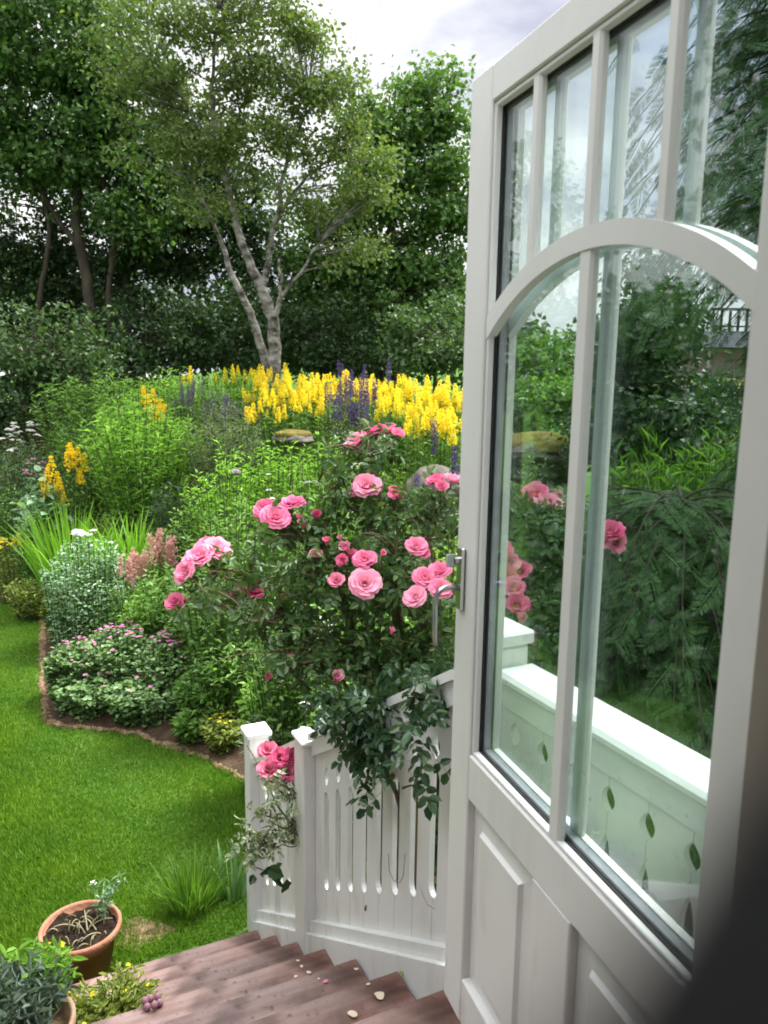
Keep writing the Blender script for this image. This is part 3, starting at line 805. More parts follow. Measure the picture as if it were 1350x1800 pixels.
# ------------------------------------------------------------------ trees
def tree(name, label, group, base, stems, lobes, leafL, leafW, n_leaf, clump_r, lm, bm, up=.6, tmpl=T4, twig=True, cat='tree', rtwig=.016, gap=-.55, gapk=1.):
    """stems: list of polylines [(x,y,z,r)...]; lobes: [(centre, radii, n_clumps)]"""
    root = thing(name, label, cat, base, group)
    allp = []
    tb = MB()
    for s in stems:
        s = np.array(s, float)
        # smooth resample
        t = np.linspace(0, 1, len(s)); tt = np.linspace(0, 1, len(s) * 4)
        pp = np.stack([np.interp(tt, t, s[:, i]) for i in range(4)], 1)
        pp[1:-1, :3] = (pp[:-2, :3] + 2 * pp[1:-1, :3] + pp[2:, :3]) / 4
        pp[2:-1, :2] += RNG.normal(0, .012, (len(pp) - 3, 2))
        tb.tube(pp[:, :3], pp[:, 3], 9)
        allp.append(pp)
    P = np.vstack(allp)
    cc = []
    for c, r, n in lobes:
        d = RNG.normal(size=(n, 3)); d /= np.linalg.norm(d, axis=1)[:, None]
        rad = RNG.uniform(.25, 1, n) ** .5
        cc.append(np.asarray(c) + d * rad[:, None] * np.asarray(r))
    cc = np.vstack(cc)
    k = n_leaf
    N = len(cc) * k
    cr = RNG.uniform(.6, 1.35, len(cc)) * clump_r
    g = np.clip(RNG.normal(size=(len(cc), k, 3)), -2, 2) * np.array((.55, .55, .36)) * cr[:, None, None]
    pts = (cc[:, None, :] + g).reshape(-1, 3)
    w1, w2 = gapk * 2 * PI / .95, gapk * 2 * PI / .52
    ph = RNG.uniform(0, 6, 6)
    fld = (np.sin(pts[:, 0] * w1 + ph[0] + 1.3 * np.sin(pts[:, 2] * w1 * .7)) * np.sin(pts[:, 1] * w1 + ph[1]) + np.sin(pts[:, 2] * w1 * 1.1 + ph[2] + np.sin(pts[:, 0] * w1 * .6)) * .7
           + .6 * np.sin(pts[:, 0] * w2 + ph[3]) * np.sin(pts[:, 2] * w2 + ph[4]) * np.sin(pts[:, 1] * w2 + ph[5]))
    keep = fld > gap + RNG.normal(0, .15, N)
    full = keep.reshape(len(cc), k).mean(1)
    if twig:
        for c, fl_ in zip(cc, full):
            if fl_ < .55: continue
            if np.linalg.norm(P[:, :3] - c, axis=1).min() > 1.5: continue
            dz = c[2] - P[:, 2]
            dist = np.linalg.norm(P[:, :3] - c, axis=1) + np.where(dz < .1, 3, 0)
            b = P[np.argmin(dist)]
            mid = (b[:3] + c) / 2 + np.array((0, 0, .12 * np.linalg.norm(c - b[:3]))) + RNG.normal(0, .06, 3)
            r0 = min(b[3] * .55, rtwig)
            tb.tube(bez(b[:3], mid, c, 5), np.linspace(r0, .006, 5), 5, cap=False)
    tb.build('trunk', bm, root, smooth=True)
    outd = g.reshape(-1, 3) / (np.linalg.norm(g.reshape(-1, 3), axis=1)[:, None] + 1e-6)
    n = rand_dirs(N, up) + .35 * outd
    n /= np.linalg.norm(n, axis=1)[:, None]
    d = outd * .6 + rand_dirs(N, -.35)
    pts, n, d = pts[keep], n[keep], d[keep]
    v, q, t = leaves(pts, leafL, leafW, d=d, n=n, tmpl=tmpl, jitter=.45)
    o = obj('crown', mesh_np(v, q, t), lm, root); o.matrix_parent_inverse = parent_inv(root)
    return root

def lob(Y, *L, dens=1.0, yr=None):
    out = []
    for (u, v, ru, rv, n) in L:
        c = at_y(u, v, Y); k = np.linalg.norm(c - np.array((0, 0, CZ))) / FPX
        out.append((c, (ru * k, (yr if yr else .5 * (ru + rv) * k), rv * k), int(n * dens)))
    return out
def stempx(Y, pts, dy=0):
    """[(u,v,rpx)] -> stem polyline at depth Y"""
    o = []
    for i, (u, v, r) in enumerate(pts):
        c = at_y(u, v, Y + dy * i); o.append((*c, .86 * r * Y / FPX))
    return o
def toground(st):
    x, y, z, r = st[0]
    return [(x, y, H(x, y) - .1, r * 1.25)] + st

# pale multi-stemmed tree in the middle
Yb = 13.0
st = [toground(stempx(Yb, [(484, 640, 14), (480, 560, 12), (462, 510, 11), (440, 470, 9), (415, 400, 7.5), (395, 310, 6), (372, 200, 4.5), (375, 110, 3), (380, 20, 2)])),
      toground(stempx(Yb + .12, [(468, 645, 9), (455, 590, 8), (432, 530, 7.5), (405, 480, 6), (380, 400, 4), (340, 320, 2.5)])),
      stempx(Yb, [(462, 510, 8), (470, 450, 6), (488, 380, 5), (500, 290, 3.5), (540, 180, 2)]),
      stempx(Yb - .1, [(482, 560, 6), (492, 525, 5), (520, 490, 3.5), (560, 430, 2.2)]),
      stempx(Yb - .1, [(488, 545, 4), (496, 500, 3.5), (490, 455, 2.5)]),
      stempx(Yb, [(395, 310, 4), (360, 240, 3), (320, 170, 2), (270, 120, 1.5)]),
      stempx(Yb, [(488, 380, 4), (530, 320, 3), (590, 270, 2), (640, 250, 1.2)])]
tree('pale_stemmed_tree', 'tall olive leaved tree with pale grey forked trunks behind yellow flowers', None, (*at_y(484, 640, Yb)[:2], H(*at_y(484, 640, Yb)[:2])), st,
     lob(Yb, (400, 40, 95, 80, 46), (300, 90, 70, 60, 26), (270, 170, 80, 60, 28), (350, 170, 80, 60, 32), (470, 60, 70, 70, 30), (480, 150, 75, 60, 34), (555, 110, 52, 55, 24), (605, 175, 42, 45, 17), (545, 210, 70, 50, 28), (610, 270, 70, 55, 26), (655, 320, 42, 45, 13), (590, 350, 75, 45, 22), (440, 250, 80, 50, 28), (350, 270, 75, 50, 22), (270, 270, 60, 45, 14), (500, 300, 60, 40, 14), (410, 340, 50, 35, 9), (380, -60, 110, 80, 30), (500, -30, 60, 50, 16), (220, 60, 60, 70, 18), (230, -30, 70, 60, 16), (620, 430, 50, 40, 8), (340, 380, 40, 40, 6), (530, 400, 45, 30, 6)), .078, .05, 88, .30, M['lf_birch'], M['bark_pale'], gap=-.22)

# dark maples on the left
Ym = 15.5
tree('dark_maple_tree', 'dark broadleaf tree with slanting trunk at the left edge of the garden', None, (*at_y(165, 600, Ym)[:2], H(*at_y(165, 600, Ym)[:2])),
     [toground(stempx(Ym, [(170, 600, 12), (160, 540, 11), (142, 440, 10), (132, 370, 9), (150, 260, 8), (175, 190, 6), (180, 80, 4)])),
      stempx(Ym, [(142, 440, 6), (105, 390, 5), (70, 330, 4), (40, 250, 3)]),
      stempx(Ym, [(132, 370, 6), (200, 300, 4), (230, 230, 3)]),
      toground(stempx(Ym, [(195, 600, 6), (190, 500, 5.5), (205, 400, 5), (215, 300, 3.5)])),
      toground(stempx(Ym, [(60, 600, 6), (72, 500, 5), (88, 420, 4.5), (78, 330, 3.5)]))],
     lob(Ym, (90, 60, 130, 100, 60), (20, 160, 90, 110, 40), (120, 210, 100, 80, 38), (200, 290, 90, 60, 32), (60, 290, 80, 45, 24), (190, 100, 90, 80, 26), (-70, 60, 90, 140, 40), (-80, 250, 80, 90, 24), (250, 380, 70, 45, 20), (120, -80, 130, 80, 30)), .105, .09, 112, .48, M['lf_maple'], M['bark_dark'], gap=-.85)
tree('slim_dark_tree', 'slim dark tree with upright trunk left of the pale forked trunk', None, (*at_y(222, 600, 16.5)[:2], H(*at_y(222, 600, 16.5)[:2])),
     [toground(stempx(16.5, [(224, 600, 9), (222, 520, 8), (223, 430, 7.5), (226, 370, 6), (250, 280, 4), (270, 190, 3)])),
      stempx(16.5, [(223, 430, 4), (290, 380, 3), (330, 320, 2)])],
     lob(16.5, (270, 230, 100, 80, 40), (330, 340, 90, 60, 42), (290, 430, 90, 55, 40), (370, 440, 70, 60, 34), (230, 490, 70, 50, 24), (400, 330, 70, 50, 22), (440, 420, 60, 50, 22), (350, 260, 60, 60, 18), (500, 480, 70, 45, 24)), .10, .085, 100, .46, M['lf_dark'], M['bark_dark'])
tree('leaning_dark_tree', 'dark tree with thin leaning trunk at the far left under sky gap', None, (*at_y(100, 600, 17.)[:2], H(*at_y(100, 600, 17.)[:2])),
     [toground(stempx(17., [(150, 600, 9), (118, 500, 8), (98, 430, 7), (80, 360, 6), (60, 300, 4)]))],
     lob(17., (20, 470, 70, 50, 26), (110, 500, 70, 50, 26), (-60, 420, 70, 80, 26), (40, 540, 90, 40, 26), (30, 280, 90, 40, 22), (170, 460, 50, 40, 14), (90, 425, 60, 45, 18), (20, 440, 50, 40, 12), (190, 400, 50, 45, 14), (120, 350, 60, 40, 12)), .10, .085, 85, .46, M['lf_dark'], M['bark_dark'])
# sycamore on the right
Yr = 16.0
tree('sycamore_tree', 'bright green sycamore beside the open door with dark branches below', None, (*at_y(690, 600, Yr)[:2], H(*at_y(690, 600, Yr)[:2])),
     [toground(stempx(Yr, [(700, 610, 11), (695, 520, 10), (680, 450, 8), (690, 380, 7), (715, 300, 5), (740, 210, 3.5), (760, 150, 2)])),
      stempx(Yr, [(680, 450, 5), (640, 420, 4), (610, 370, 3)]),
      stempx(Yr, [(680, 450, 6), (720, 425, 5), (770, 410, 4), (800, 380, 3)]),
      stempx(Yr, [(690, 380, 4), (660, 300, 3), (650, 240, 2)])],
     lob(Yr, (745, 175, 52, 40, 22), (795, 140, 10, 20, 3), (700, 225, 60, 55, 28), (775, 255, 38, 55, 20), (650, 270, 45, 50, 18), (720, 320, 90, 60, 40), (660, 380, 70, 55, 30), (780, 360, 45, 70, 28), (755, 450, 65, 50, 30), (690, 500, 80, 45, 34), (620, 480, 50, 50, 20), (770, 520, 50, 40, 22), (590, 420, 60, 50, 20), (560, 490, 60, 45, 20), (640, 210, 35, 40, 10), (820, 300, 30, 90, 16)), .10, .09, 100, .40, M['lf_rightmaple'], M['bark_dark'])

# the row of trees goes on to the left (mirrored in the glass)
for (u, Y) in ((-260, 15.), (-620, 13.5)):
    c = at_y(u, 600, Y)
    tree('dark_maple_tree', 'dark broadleaf tree farther left along the garden edge' if u > -500 else 'dark broadleaf tree beyond the left side of the lawn', 'dark trees along the garden edge', (c[0], c[1], H(c[0], c[1])),
         [[(c[0], c[1], H(c[0], c[1]) - .1, .16), (c[0] + .1, c[1], 4, .13), (c[0], c[1], 7, .07)]],
         [((c[0], c[1], 6.2), (2.0, 1.8, 2.4), 60), ((c[0], c[1], 3.4), (2.0, 1.4, 1.4), 50)], .17, .15, 45, .6, M['lf_maple'], M['bark_dark'])

for (x, y, hz) in ((-4.6, 1.0, 1.), (-4.9, 3.0, 1.), (-5.6, 5.2, .55)):  # unseen evergreens, added to darken what the door glass mirrors
    tree('reflection_dark_tree', 'unseen dark evergreen tree added left of the lawn to darken the door glass reflection', 'added evergreens that darken the door glass reflection', (x, y, 0), [[(x, y, -.1, .12), (x, y, 3 * hz, .08), (x, y, 6.6 * hz, .02)]],
         [((x, y, 1.4 * hz), (.8, 1.25, 1.4 * hz), 80), ((x, y, 3.6 * hz), (.75, 1.2, 1.5 * hz), 80), ((x, y, 5.6 * hz), (.6, 1.1, 1.3 * hz), 70)], .15, .11, 75, .42, M['lf_dark'], M['bark_dark'], gap=-9)
# shrubs below the trees: (name, label, u, vtop, vbot, halfwidth px, Y, leaf mat)
def shrub(name, label, u, v, ru, rv, Y, lm, nc, L=.09, W=.06, k=60, cr=.34, group=None, cat='shrub', yr=None, up=.5, tmpl=T4):
    c = at_y(u, v, Y); g0 = H(c[0], c[1]); kx = Y / FPX
    lobes = lob(Y, (u, v, ru, rv, nc), (u - ru * .45, v + rv * .4, ru * .6, rv * .7, nc // 3), (u + ru * .45, v + rv * .4, ru * .6, rv * .7, nc // 3), yr=yr)
    st = [[(c[0], c[1], g0 - .1, .05), (c[0] + RNG.normal(0, .1), c[1], (g0 + c[2]) / 2, .035), (c[0], c[1], c[2] + rv * kx * .3, .012)]]
    return tree(name, label, group, (c[0], c[1], g0), st, lobes, L, W, k, cr, lm, M['bark_dark'], cat=cat, rtwig=.012, up=up, tmpl=tmpl)
shrub('broad_shrub', 'rounded mid green shrub under the dark trees at far left', 90, 605, 100, 60, 13.4, M['lf_hedge'], 40)
shrub('dark_shrub', 'dark shrub at the left edge above the white daisies', -10, 680, 60, 70, 13.0, M['lf_dark'], 26)
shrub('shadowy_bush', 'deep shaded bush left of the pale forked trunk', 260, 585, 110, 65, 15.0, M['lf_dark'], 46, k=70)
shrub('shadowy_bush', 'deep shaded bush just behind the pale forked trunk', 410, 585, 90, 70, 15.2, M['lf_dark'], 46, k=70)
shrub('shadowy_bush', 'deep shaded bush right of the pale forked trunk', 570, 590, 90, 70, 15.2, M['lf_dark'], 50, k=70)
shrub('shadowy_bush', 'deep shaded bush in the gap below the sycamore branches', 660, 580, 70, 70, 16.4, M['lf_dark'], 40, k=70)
shrub('leafy_shrub', 'grey green leafy shrub below the sycamore beside the door', 765, 590, 75, 60, 13.6, M['lf_hedge'], 44, k=70)
shrub('dark_hedge', 'low dark hedge at the back of the left flower bed', 150, 660, 150, 30, 14.2, M['lf_dark'], 40, k=60, cat='hedge')
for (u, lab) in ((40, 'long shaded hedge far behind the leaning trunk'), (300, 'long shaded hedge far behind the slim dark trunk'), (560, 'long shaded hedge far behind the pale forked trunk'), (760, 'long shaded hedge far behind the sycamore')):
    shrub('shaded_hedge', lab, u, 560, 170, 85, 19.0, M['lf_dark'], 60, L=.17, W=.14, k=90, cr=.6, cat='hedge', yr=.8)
# seen through the glass
shrub('sunlit_hedge', 'bright green hedge seen through the left lower door pane', 935, 655, 75, 60, 13.0, M['lf_lit'], 60, L=.11, W=.08, k=60, cat='hedge', cr=.32)
shrub('sunlit_hedge', 'small light green bush in front of the hedge behind the left pane', 950, 715, 60, 42, 10.5, M['lf_lit'], 34, L=.09, W=.06, k=60, cat='bush', cr=.26)
shrub('distant_tree', 'small blue green tree far away behind the left pane', 925, 588, 22, 14, 60., M['lf_hedge'], 14, L=.5, W=.4, k=50, cr=.5, cat='tree')
shrub('distant_tree', 'far low treeline tree behind the right pane', 1040, 610, 60, 30, 45., M['lf_hedge'], 30, L=.4, W=.3, k=50, cr=.8, cat='tree')
shrub('dark_garden_tree', 'dark bushy tree seen through the right lower door pane', 1128, 585, 58, 130, 7.5, M['lf_dark'], 80, L=.075, W=.05, k=70, cr=.26, cat='tree')
shrub('dark_garden_tree', 'dark undergrowth bush behind the lower middle of the right pane', 1140, 740, 110, 70, 7.0, M['lf_dark'], 60, L=.07, W=.05, k=70, cr=.24, cat='bush')

shrub('dark_garden_tree', 'small dark bush under the distant slate roof in the right pane', 1245, 725, 45, 45, 9.0, M['lf_dark'], 34, L=.07, W=.05, k=70, cr=.24, cat='bush')
# ------------------------------------------------------------------ conifers by the landing
def spray_template():
    mb = MB()
    def strip(p, d, L, w, nrm_):
        s = np.cross(nrm_, d)
        mb.add([p, p + d * L * .5 - s * w, p + d * L + nrm_ * -.01 * L, p + d * L * .5 + s * w], None, [(0, 1, 2), (0, 2, 3)])
    up = np.array((0, 0, 1.))
    strip(np.zeros(3), np.array((1., 0, 0)), 1.0, .014, up)
    for i in range(9):
        x = .10 + .09 * i; l = .42 * (1 - .62 * (i / 9.0)) * (1 if i > 1 else .75)
        for sg in (-1, 1):
            a = math.radians(48 + 6 * (i % 2)) * sg
            d = nrm((math.cos(a), math.sin(a), -.12))
            p = np.array((x + (.03 if sg > 0 else 0), 0, -.04 * x * x))
            strip(p, d, l, .011, up)
            for j in range(4):
                pj = p + d * l * (.25 + .18 * j)
                for s2 in (-1, 1):
                    a2 = a + math.radians(40) * s2
                    d2 = nrm((math.cos(a2), math.sin(a2), -.15))
                    strip(pj, d2, l * .36 * (1 - .14 * j), .0085, up)
    v = np.vstack(mb.v); t = np.vstack(mb.t)
    return v, t
SPV, SPT = spray_template()
def conifer(name, label, x, y, top, rfun, nbr, size, group=None, z0=.3, cat='conifer', droop=.5, side_bias=None):
    g0 = H(x, y)
    root = thing(name, label, cat, (x, y, g0), group)
    tb = MB(); tb.tube([(x, y, g0 - .1), (x + .03, y, g0 + top * .4), (x, y, g0 + top * .9)], [.09, .06, .012], 9)
    mats = []
    for i in range(nbr):
        z = g0 + z0 + (top * .95 - z0) * (i + RNG.uniform(0, 1)) / nbr
        a = i * 2.39996 + RNG.normal(0, .3)
        R = rfun(z) * RNG.uniform(.72, 1.12)
        dv = np.array((math.cos(a), math.sin(a), 0))
        p0 = np.array((x, y, z)); p1 = p0 + dv * R * .55 + np.array((0, 0, R * .28)); p2 = p0 + dv * R - np.array((0, 0, R * droop * RNG.uniform(.5, 1.2)))
        pp = bez(p0, p1, p2, 12)
        tb.tube(pp, np.linspace(.007, .0025, 12), 5, cap=False)
        ns = max(5, int(R / .06))
        for kq in range(ns):
            t = .05 + .95 * (kq + .5) / ns
            f = t * 11; i0 = min(int(f), 10); p = pp[i0] * (1 - (f - i0)) + pp[i0 + 1] * (f - i0)
            tg = nrm(pp[i0 + 1] - pp[i0])
            sg = 1 if kq % 2 else -1
            ang = sg * math.radians(RNG.uniform(25, 70)) * (1 - .6 * (kq == ns - 1))
            sd = np.cross((0, 0, 1), tg); sd = nrm(sd)
            ax = math.cos(ang) * tg + math.sin(ang) * sd + np.array((0, 0, -RNG.uniform(.05, .55)))
            nm = np.array((0, 0, 1.)) + RNG.normal(0, .6, 3) + .2 * dv
            mats.append((p, ax, nm, size * RNG.uniform(.45, 1.3)))
    mm = frames(np.array([m[0] for m in mats]), np.array([m[1] for m in mats]), np.array([m[2] for m in mats]), np.array([m[3] for m in mats]))
    v, q, t = instance_template(SPV, None, SPT, mm)
    tb.build('trunk', M['bark_dark'], root, smooth=True)
    o = obj('crown', mesh_np(v, q, t), M['lf_cypress'], root); o.matrix_parent_inverse = parent_inv(root)
    return root
cA = at_y(1415, 900, 3.7)
conifer('cypress_tree', 'tall dark cypress with feathery sprays at the right behind the door glass', cA[0], cA[1], 7.2, lambda z: 1.35 * (1 - .74 * sstep((z - 1.9) / .9)) + .60 * sstep((z - 3.35) / .45) * (1 - .6 * sstep((z - 4.5) / 3)), 760, .19)
cB = at_y(1190, 1000, 3.3)
conifer('low_cypress', 'low spreading cypress with lighter green sprays just beyond the landing railing', cB[0], cB[1], 2.62, lambda z: 1.0 * (1.02 - (z / 2.9) ** 3 * .75), 420, .18, cat='conifer')

# ------------------------------------------------------------------ herbaceous plants
def unit_tilt(n, lean):
    a = RNG.uniform(0, 2 * PI, n); r = lean * np.sqrt(RNG.uniform(0, 1, n))
    return a, r
def clump(name, label, cat, x, y, height, radius, lm, n_stem=60, per=14, L=.08, W=.02, base_r=.35, group=None, up=.3, flower=None, tmpl=T4, lo=.15, leaf_rise=.4, gz=None, dome=.28):
    """stems fanning from a base, leaves along each; returns root and stem tips (pos, dir)"""
    g0 = H(x, y) if gz is None else gz
    root = thing(name, label, cat, (x, y, g0), group)
    a, r = unit_tilt(n_stem, 1.)
    bx_ = x + np.cos(a) * r * radius * base_r; by_ = y + np.sin(a) * r * radius * base_r
    hh = height * (1 - dome * r ** 2) * RNG.uniform(.86, 1.06, n_stem)
    tipx = x + np.cos(a) * r * radius; tipy = y + np.sin(a) * r * radius
    sb = MB(); LP = []; LDir = []; tips = []
    for i in range(n_stem):
        p0 = np.array((bx_[i], by_[i], g0 - .03)); p2 = np.array((tipx[i], tipy[i], g0 + hh[i]))
        p1 = np.array((bx_[i] * .6 + tipx[i] * .4, by_[i] * .6 + tipy[i] * .4, g0 + hh[i] * .6))
        pp = bez(p0, p1, p2, 6)
        sb.tube(pp, np.linspace(.0042, .0018, 6) * (1 + height * .3), 4, cap=False)
        ts = np.sort(RNG.uniform(lo, 1, per))
        f = ts * 5; i0 = np.minimum(f.astype(int), 4)
        P = pp[i0] * (1 - (f - i0))[:, None] + pp[i0 + 1] * (f - i0)[:, None]
        aa = np.arange(per) * 2.4 + RNG.uniform(0, 6)
        d = np.stack((np.cos(aa), np.sin(aa), np.full(per, leaf_rise) + RNG.normal(0, .25, per)), 1)
        LP.append(P); LDir.append(d)
        tips.append((pp[-1], nrm(pp[-1] - pp[-2])))
    sb.build('stems', M['stem'], root)
    LP = np.vstack(LP); LDir = np.vstack(LDir)
    n = np.cross(LDir, np.cross(np.array((0, 0, 1.)), LDir)); n /= np.linalg.norm(n, axis=1)[:, None] + 1e-9
    n = n + RNG.normal(0, .3, n.shape)
    n /= np.linalg.norm(n, axis=1)[:, None]
    v, q, t = leaves(LP, L, W, d=LDir, n=n, tmpl=tmpl)
    o = obj('foliage', mesh_np(v, q, t), lm, root); o.matrix_parent_inverse = parent_inv(root)
    return root, tips

def spire_mesh(mat, hgt=.30, r=.05, n=70, fl=.035, taper=.75, leafmat_=None):
    """a flower spike of many small petals"""
    t = RNG.uniform(0, 1, n) ** .9
    a = RNG.uniform(0, 2 * PI, n)
    rr = r * (1 - taper * t) * RNG.uniform(.6, 1.05, n)
    c = np.stack((np.cos(a) * rr, np.sin(a) * rr, t * hgt), 1)
    out = np.stack((np.cos(a), np.sin(a), np.full(n, .35)), 1)
    V = []; T = []; k = 0
    for j in range(3):     # three petals per floret
        d = out + RNG.normal(0, .55, out.shape)
        v, q, tt = leaves(c, fl * (1 - .4 * t), fl * .75 * (1 - .4 * t), d=d, n=rand_dirs(n, .2))
        V.append(v); T.append(tt + k); k += len(v)
    me = mesh_np(np.vstack(V), None, np.vstack(T)); me.materials.append(mat); return me
def plume_mesh(mat, hgt=.26, r=.07):
    mb = MB()
    for i in range(16):
        t = i / 16; a = i * 2.4; L = r * (1 - .8 * t) + .01
        p = np.array((0, 0, t * hgt)); d = np.array((math.cos(a), math.sin(a), .9))
        for j in range(7):
            c = p + nrm(d) * L * j / 6
            v, q, tt = leaves(c[None] + RNG.normal(0, .004, (3, 3)), .016, .010)
            mb.add(v, q, tt)
    me = mb.mesh(); me.materials.append(mat); return me
def head_mesh(mat, r=.05, n=60, fl=.016, flat=.35):
    """domed cluster of florets"""
    a = RNG.uniform(0, 2 * PI, n); q_ = np.sqrt(RNG.uniform(0, 1, n))
    c = np.stack((np.cos(a) * q_ * r, np.sin(a) * q_ * r, r * flat * (1 - q_ ** 2)), 1)
    v, q, t = leaves(c, fl, fl * .8, n=rand_dirs(n, 1.6))
    me = mesh_np(v, q, t); me.materials.append(mat); return me
def daisy_mesh(pet, cen, r=.03, n=14):
    mb = MB()
    a = np.arange(n) * 2 * PI / n
    d = np.stack((np.cos(a), np.sin(a), np.full(n, -.08)), 1)
    v, q, t = leaves(np.zeros((n, 3)) + d * r * .2, r * .85, r * .34, d=d, n=np.tile((0, 0, 1.), (n, 1)), jitter=.08)
    np_leaf = len(t)
    mb.add(v, q, t)
    c = MB(); c.lathe([(r * .3, -.001), (r * .3, r * .08), (r * .2, r * .16), (.0001, r * .18)], 10)
    vv = np.vstack(c.v); qq = np.vstack(c.q)
    mb.add(vv, qq)
    me = mb.mesh(); me.materials.append(pet); me.materials.append(cen)
    mi = np.zeros(len(me.polygons), np.int32); mi[:len(qq)] = 1      # quads come first
    me.polygons.foreach_set('material_index', mi)
    return me
def flower5_mesh(mat, r=.018):
    a = np.arange(5) * 2 * PI / 5
    d = np.stack((np.cos(a), np.sin(a), np.full(5, .15)), 1)
    v, q, t = leaves(np.zeros((5, 3)), r, r * .85, d=d, n=np.tile((0, 0, 1.), (5, 1)), tmpl=T6, jitter=.06)
    me = mesh_np(v, q, t); me.materials.append(mat); return me
def align(p, d, s=1., spin=None):
    d = nrm(d); z = Vector(d)
    q = z.to_track_quat('Z', 'Y').to_matrix().to_4x4()
    return Matrix.Translation(Vector(p)) @ q @ Matrix.Rotation(random.uniform(0, 6.28) if spin is None else spin, 4, 'Z') @ Matrix.Scale(s, 4)
def flowers(root, tips, meshes, name, n, s=(.8, 1.2), updir=.6, lift=.0, top=True):
    idx = np.argsort([-t[0][2] for t in tips]) if top else RNG.permutation(len(tips))
    for i in idx[:n]:
        p, d = tips[i]
        d = nrm(np.asarray(d) * (1 - updir) + np.array((0, 0, updir)) + RNG.normal(0, .08, 3))
        put(name, random.choice(meshes), align(p + np.array((0, 0, lift)), d, random.uniform(*s)), root)

def px(u, vtop, Y):
    """ground position under the top pixel and the height of that top above ground"""
    c = at_y(u, vtop, Y); g0 = H(c[0], c[1])
    return c[0], c[1], c[2] - g0
def rpx(w, Y): return w * Y / FPX

SP_Y = [spire_mesh(M['yellow'], .27, .052, 80, .032) for _ in range(4)]
SP_P = [spire_mesh(M['purple'], .42, .038, 70, .032) for _ in range(3)]
SP_M = [spire_mesh(M['mauve'], .34, .028, 55, .025) for _ in range(3)]
SP_G = [spire_mesh(M['gold'], .22, .05, 50, .035) for _ in range(3)]
PLUME = [plume_mesh(M['astilbe']) for _ in range(3)]
HEAD_W = [head_mesh(M['white'], .05, 70, .018) for _ in range(3)]
HEAD_Y = [head_mesh(M['yellow'], .05, 46, .018) for _ in range(3)]
DAISY = [daisy_mesh(M['white'], M['gold'], .032) for _ in range(2)]
GER = [flower5_mesh(M['geranium'], .019) for _ in range(2)]
LIL = [head_mesh(M['lilac'], .035, 60, .02, .8)]
YFL = [flower5_mesh(M['yellow'], .022)]

# --- yellow loosestrife drift: two bands either side of the purple spikes
YL = 'yellow loosestrife massed along the back of the bed'
spots = [(462, 652, 11.6), (492, 655, 11.4), (520, 660, 11.3), (548, 658, 11.5), (612, 655, 11.8), (640, 660, 11.6), (672, 660, 11.3), (700, 664, 11.2), (728, 668, 11.0), (758, 668, 11.0), (786, 668, 10.9), (812, 672, 10.8), (740, 690, 10.2), (775, 700, 9.8), (470, 690, 10.9), (800, 715, 9.5), (845, 675, 10.9), (506, 650, 11.9), (535, 672, 10.8), (568, 662, 11.3), (590, 655, 11.9), (688, 685, 10.5), (655, 650, 12.0), (715, 656, 11.7), (750, 705, 9.8)]
for i, (u, v, Y) in enumerate(spots):
    x, y, hh = px(u, v, Y)
    lab = 'clump of yellow loosestrife spires in the band left of the purple spikes' if u < 570 else 'clump of yellow loosestrife spires in the band between purple spikes and door'
    r_, tips = clump('yellow_loosestrife', lab, 'flowers', x, y, hh - .12, .32, M['lf_mid'], 22, 16, .09, .028, .6, YL)
    flowers(r_, tips, SP_Y, 'flower_spike', 15, (.45, 1.0), .6, -.08)
for i, (u, v, Y) in enumerate([(400, 638, 12.6), (432, 634, 12.8), (455, 636, 12.6), (330, 648, 12.6)]):
    x, y, hh = px(u, v, Y)
    r_, tips = clump('yellow_loosestrife', 'sparse yellow loosestrife at the back left of the pale tree trunk', 'flowers', x, y, hh - .1, .35, M['lf_lime'], 24, 15, .09, .028, .6, 'sparse loosestrife left of the trunk')
    flowers(r_, tips, SP_Y, 'flower_spike', 5, (.55, .8), .8, -.1)
# purple spikes
for i, (u, v, Y) in enumerate([(592, 660, 10.9), (622, 655, 10.8), (650, 660, 10.7), (610, 690, 10.2), (640, 690, 10.2)]):
    x, y, hh = px(u, v, Y)
    r_, tips = clump('purple_salvia', 'clump of dusky purple flower spikes between the two yellow bands', 'flowers', x, y, hh - .15, .28, M['lf_grey'], 22, 12, .07, .022, .6, 'purple spikes amid the yellow loosestrife')
    flowers(r_, tips, SP_P, 'flower_spike', 7, (.5, .85), .8, -.13)
for (u, v, Y, lab) in [(690, 605, 11.9, 'single tall purple delphinium spike rising above the yellow band'), (641, 634, 11.9, 'short purple delphinium spike above the yellow band'), (603, 622, 12.1, 'slender dim purple delphinium spike before the dark bush'), (742, 795, 7.0, 'purple delphinium in front of the grey rock'), (802, 785, 7.0, 'purple delphinium beside the door edge'), (757, 722, 9.3, 'small purple delphinium below the yellow band')]:
    x, y, hh = px(u, v, Y)
    r_, tips = clump('delphinium', lab, 'flowers', x, y, hh - .2, .10, M['lf_mid'], 5, 14, .08, .03, .8)
    flowers(r_, tips, SP_P, 'flower_spike', 2, (.75, 1.0), .95, -.1)
# mauve grey spikes at the left
for (u, v, Y, lab) in [(335, 665, 11.6, 'grey mauve catmint spikes left of the yellow band'), (385, 690, 11.2, 'grey mauve catmint spikes above the grey feathery plant'), (420, 705, 11.0, 'greyish feathery catmint beside the yellow band')]:
    x, y, hh = px(u, v, Y)
    r_, tips = clump('catmint', lab, 'flowers', x, y, hh - .1, .38, M['lf_grey'], 34, 16, .06, .016, .6)
    flowers(r_, tips, SP_M, 'flower_spike', 20, (.6, .95), .8, -.12)

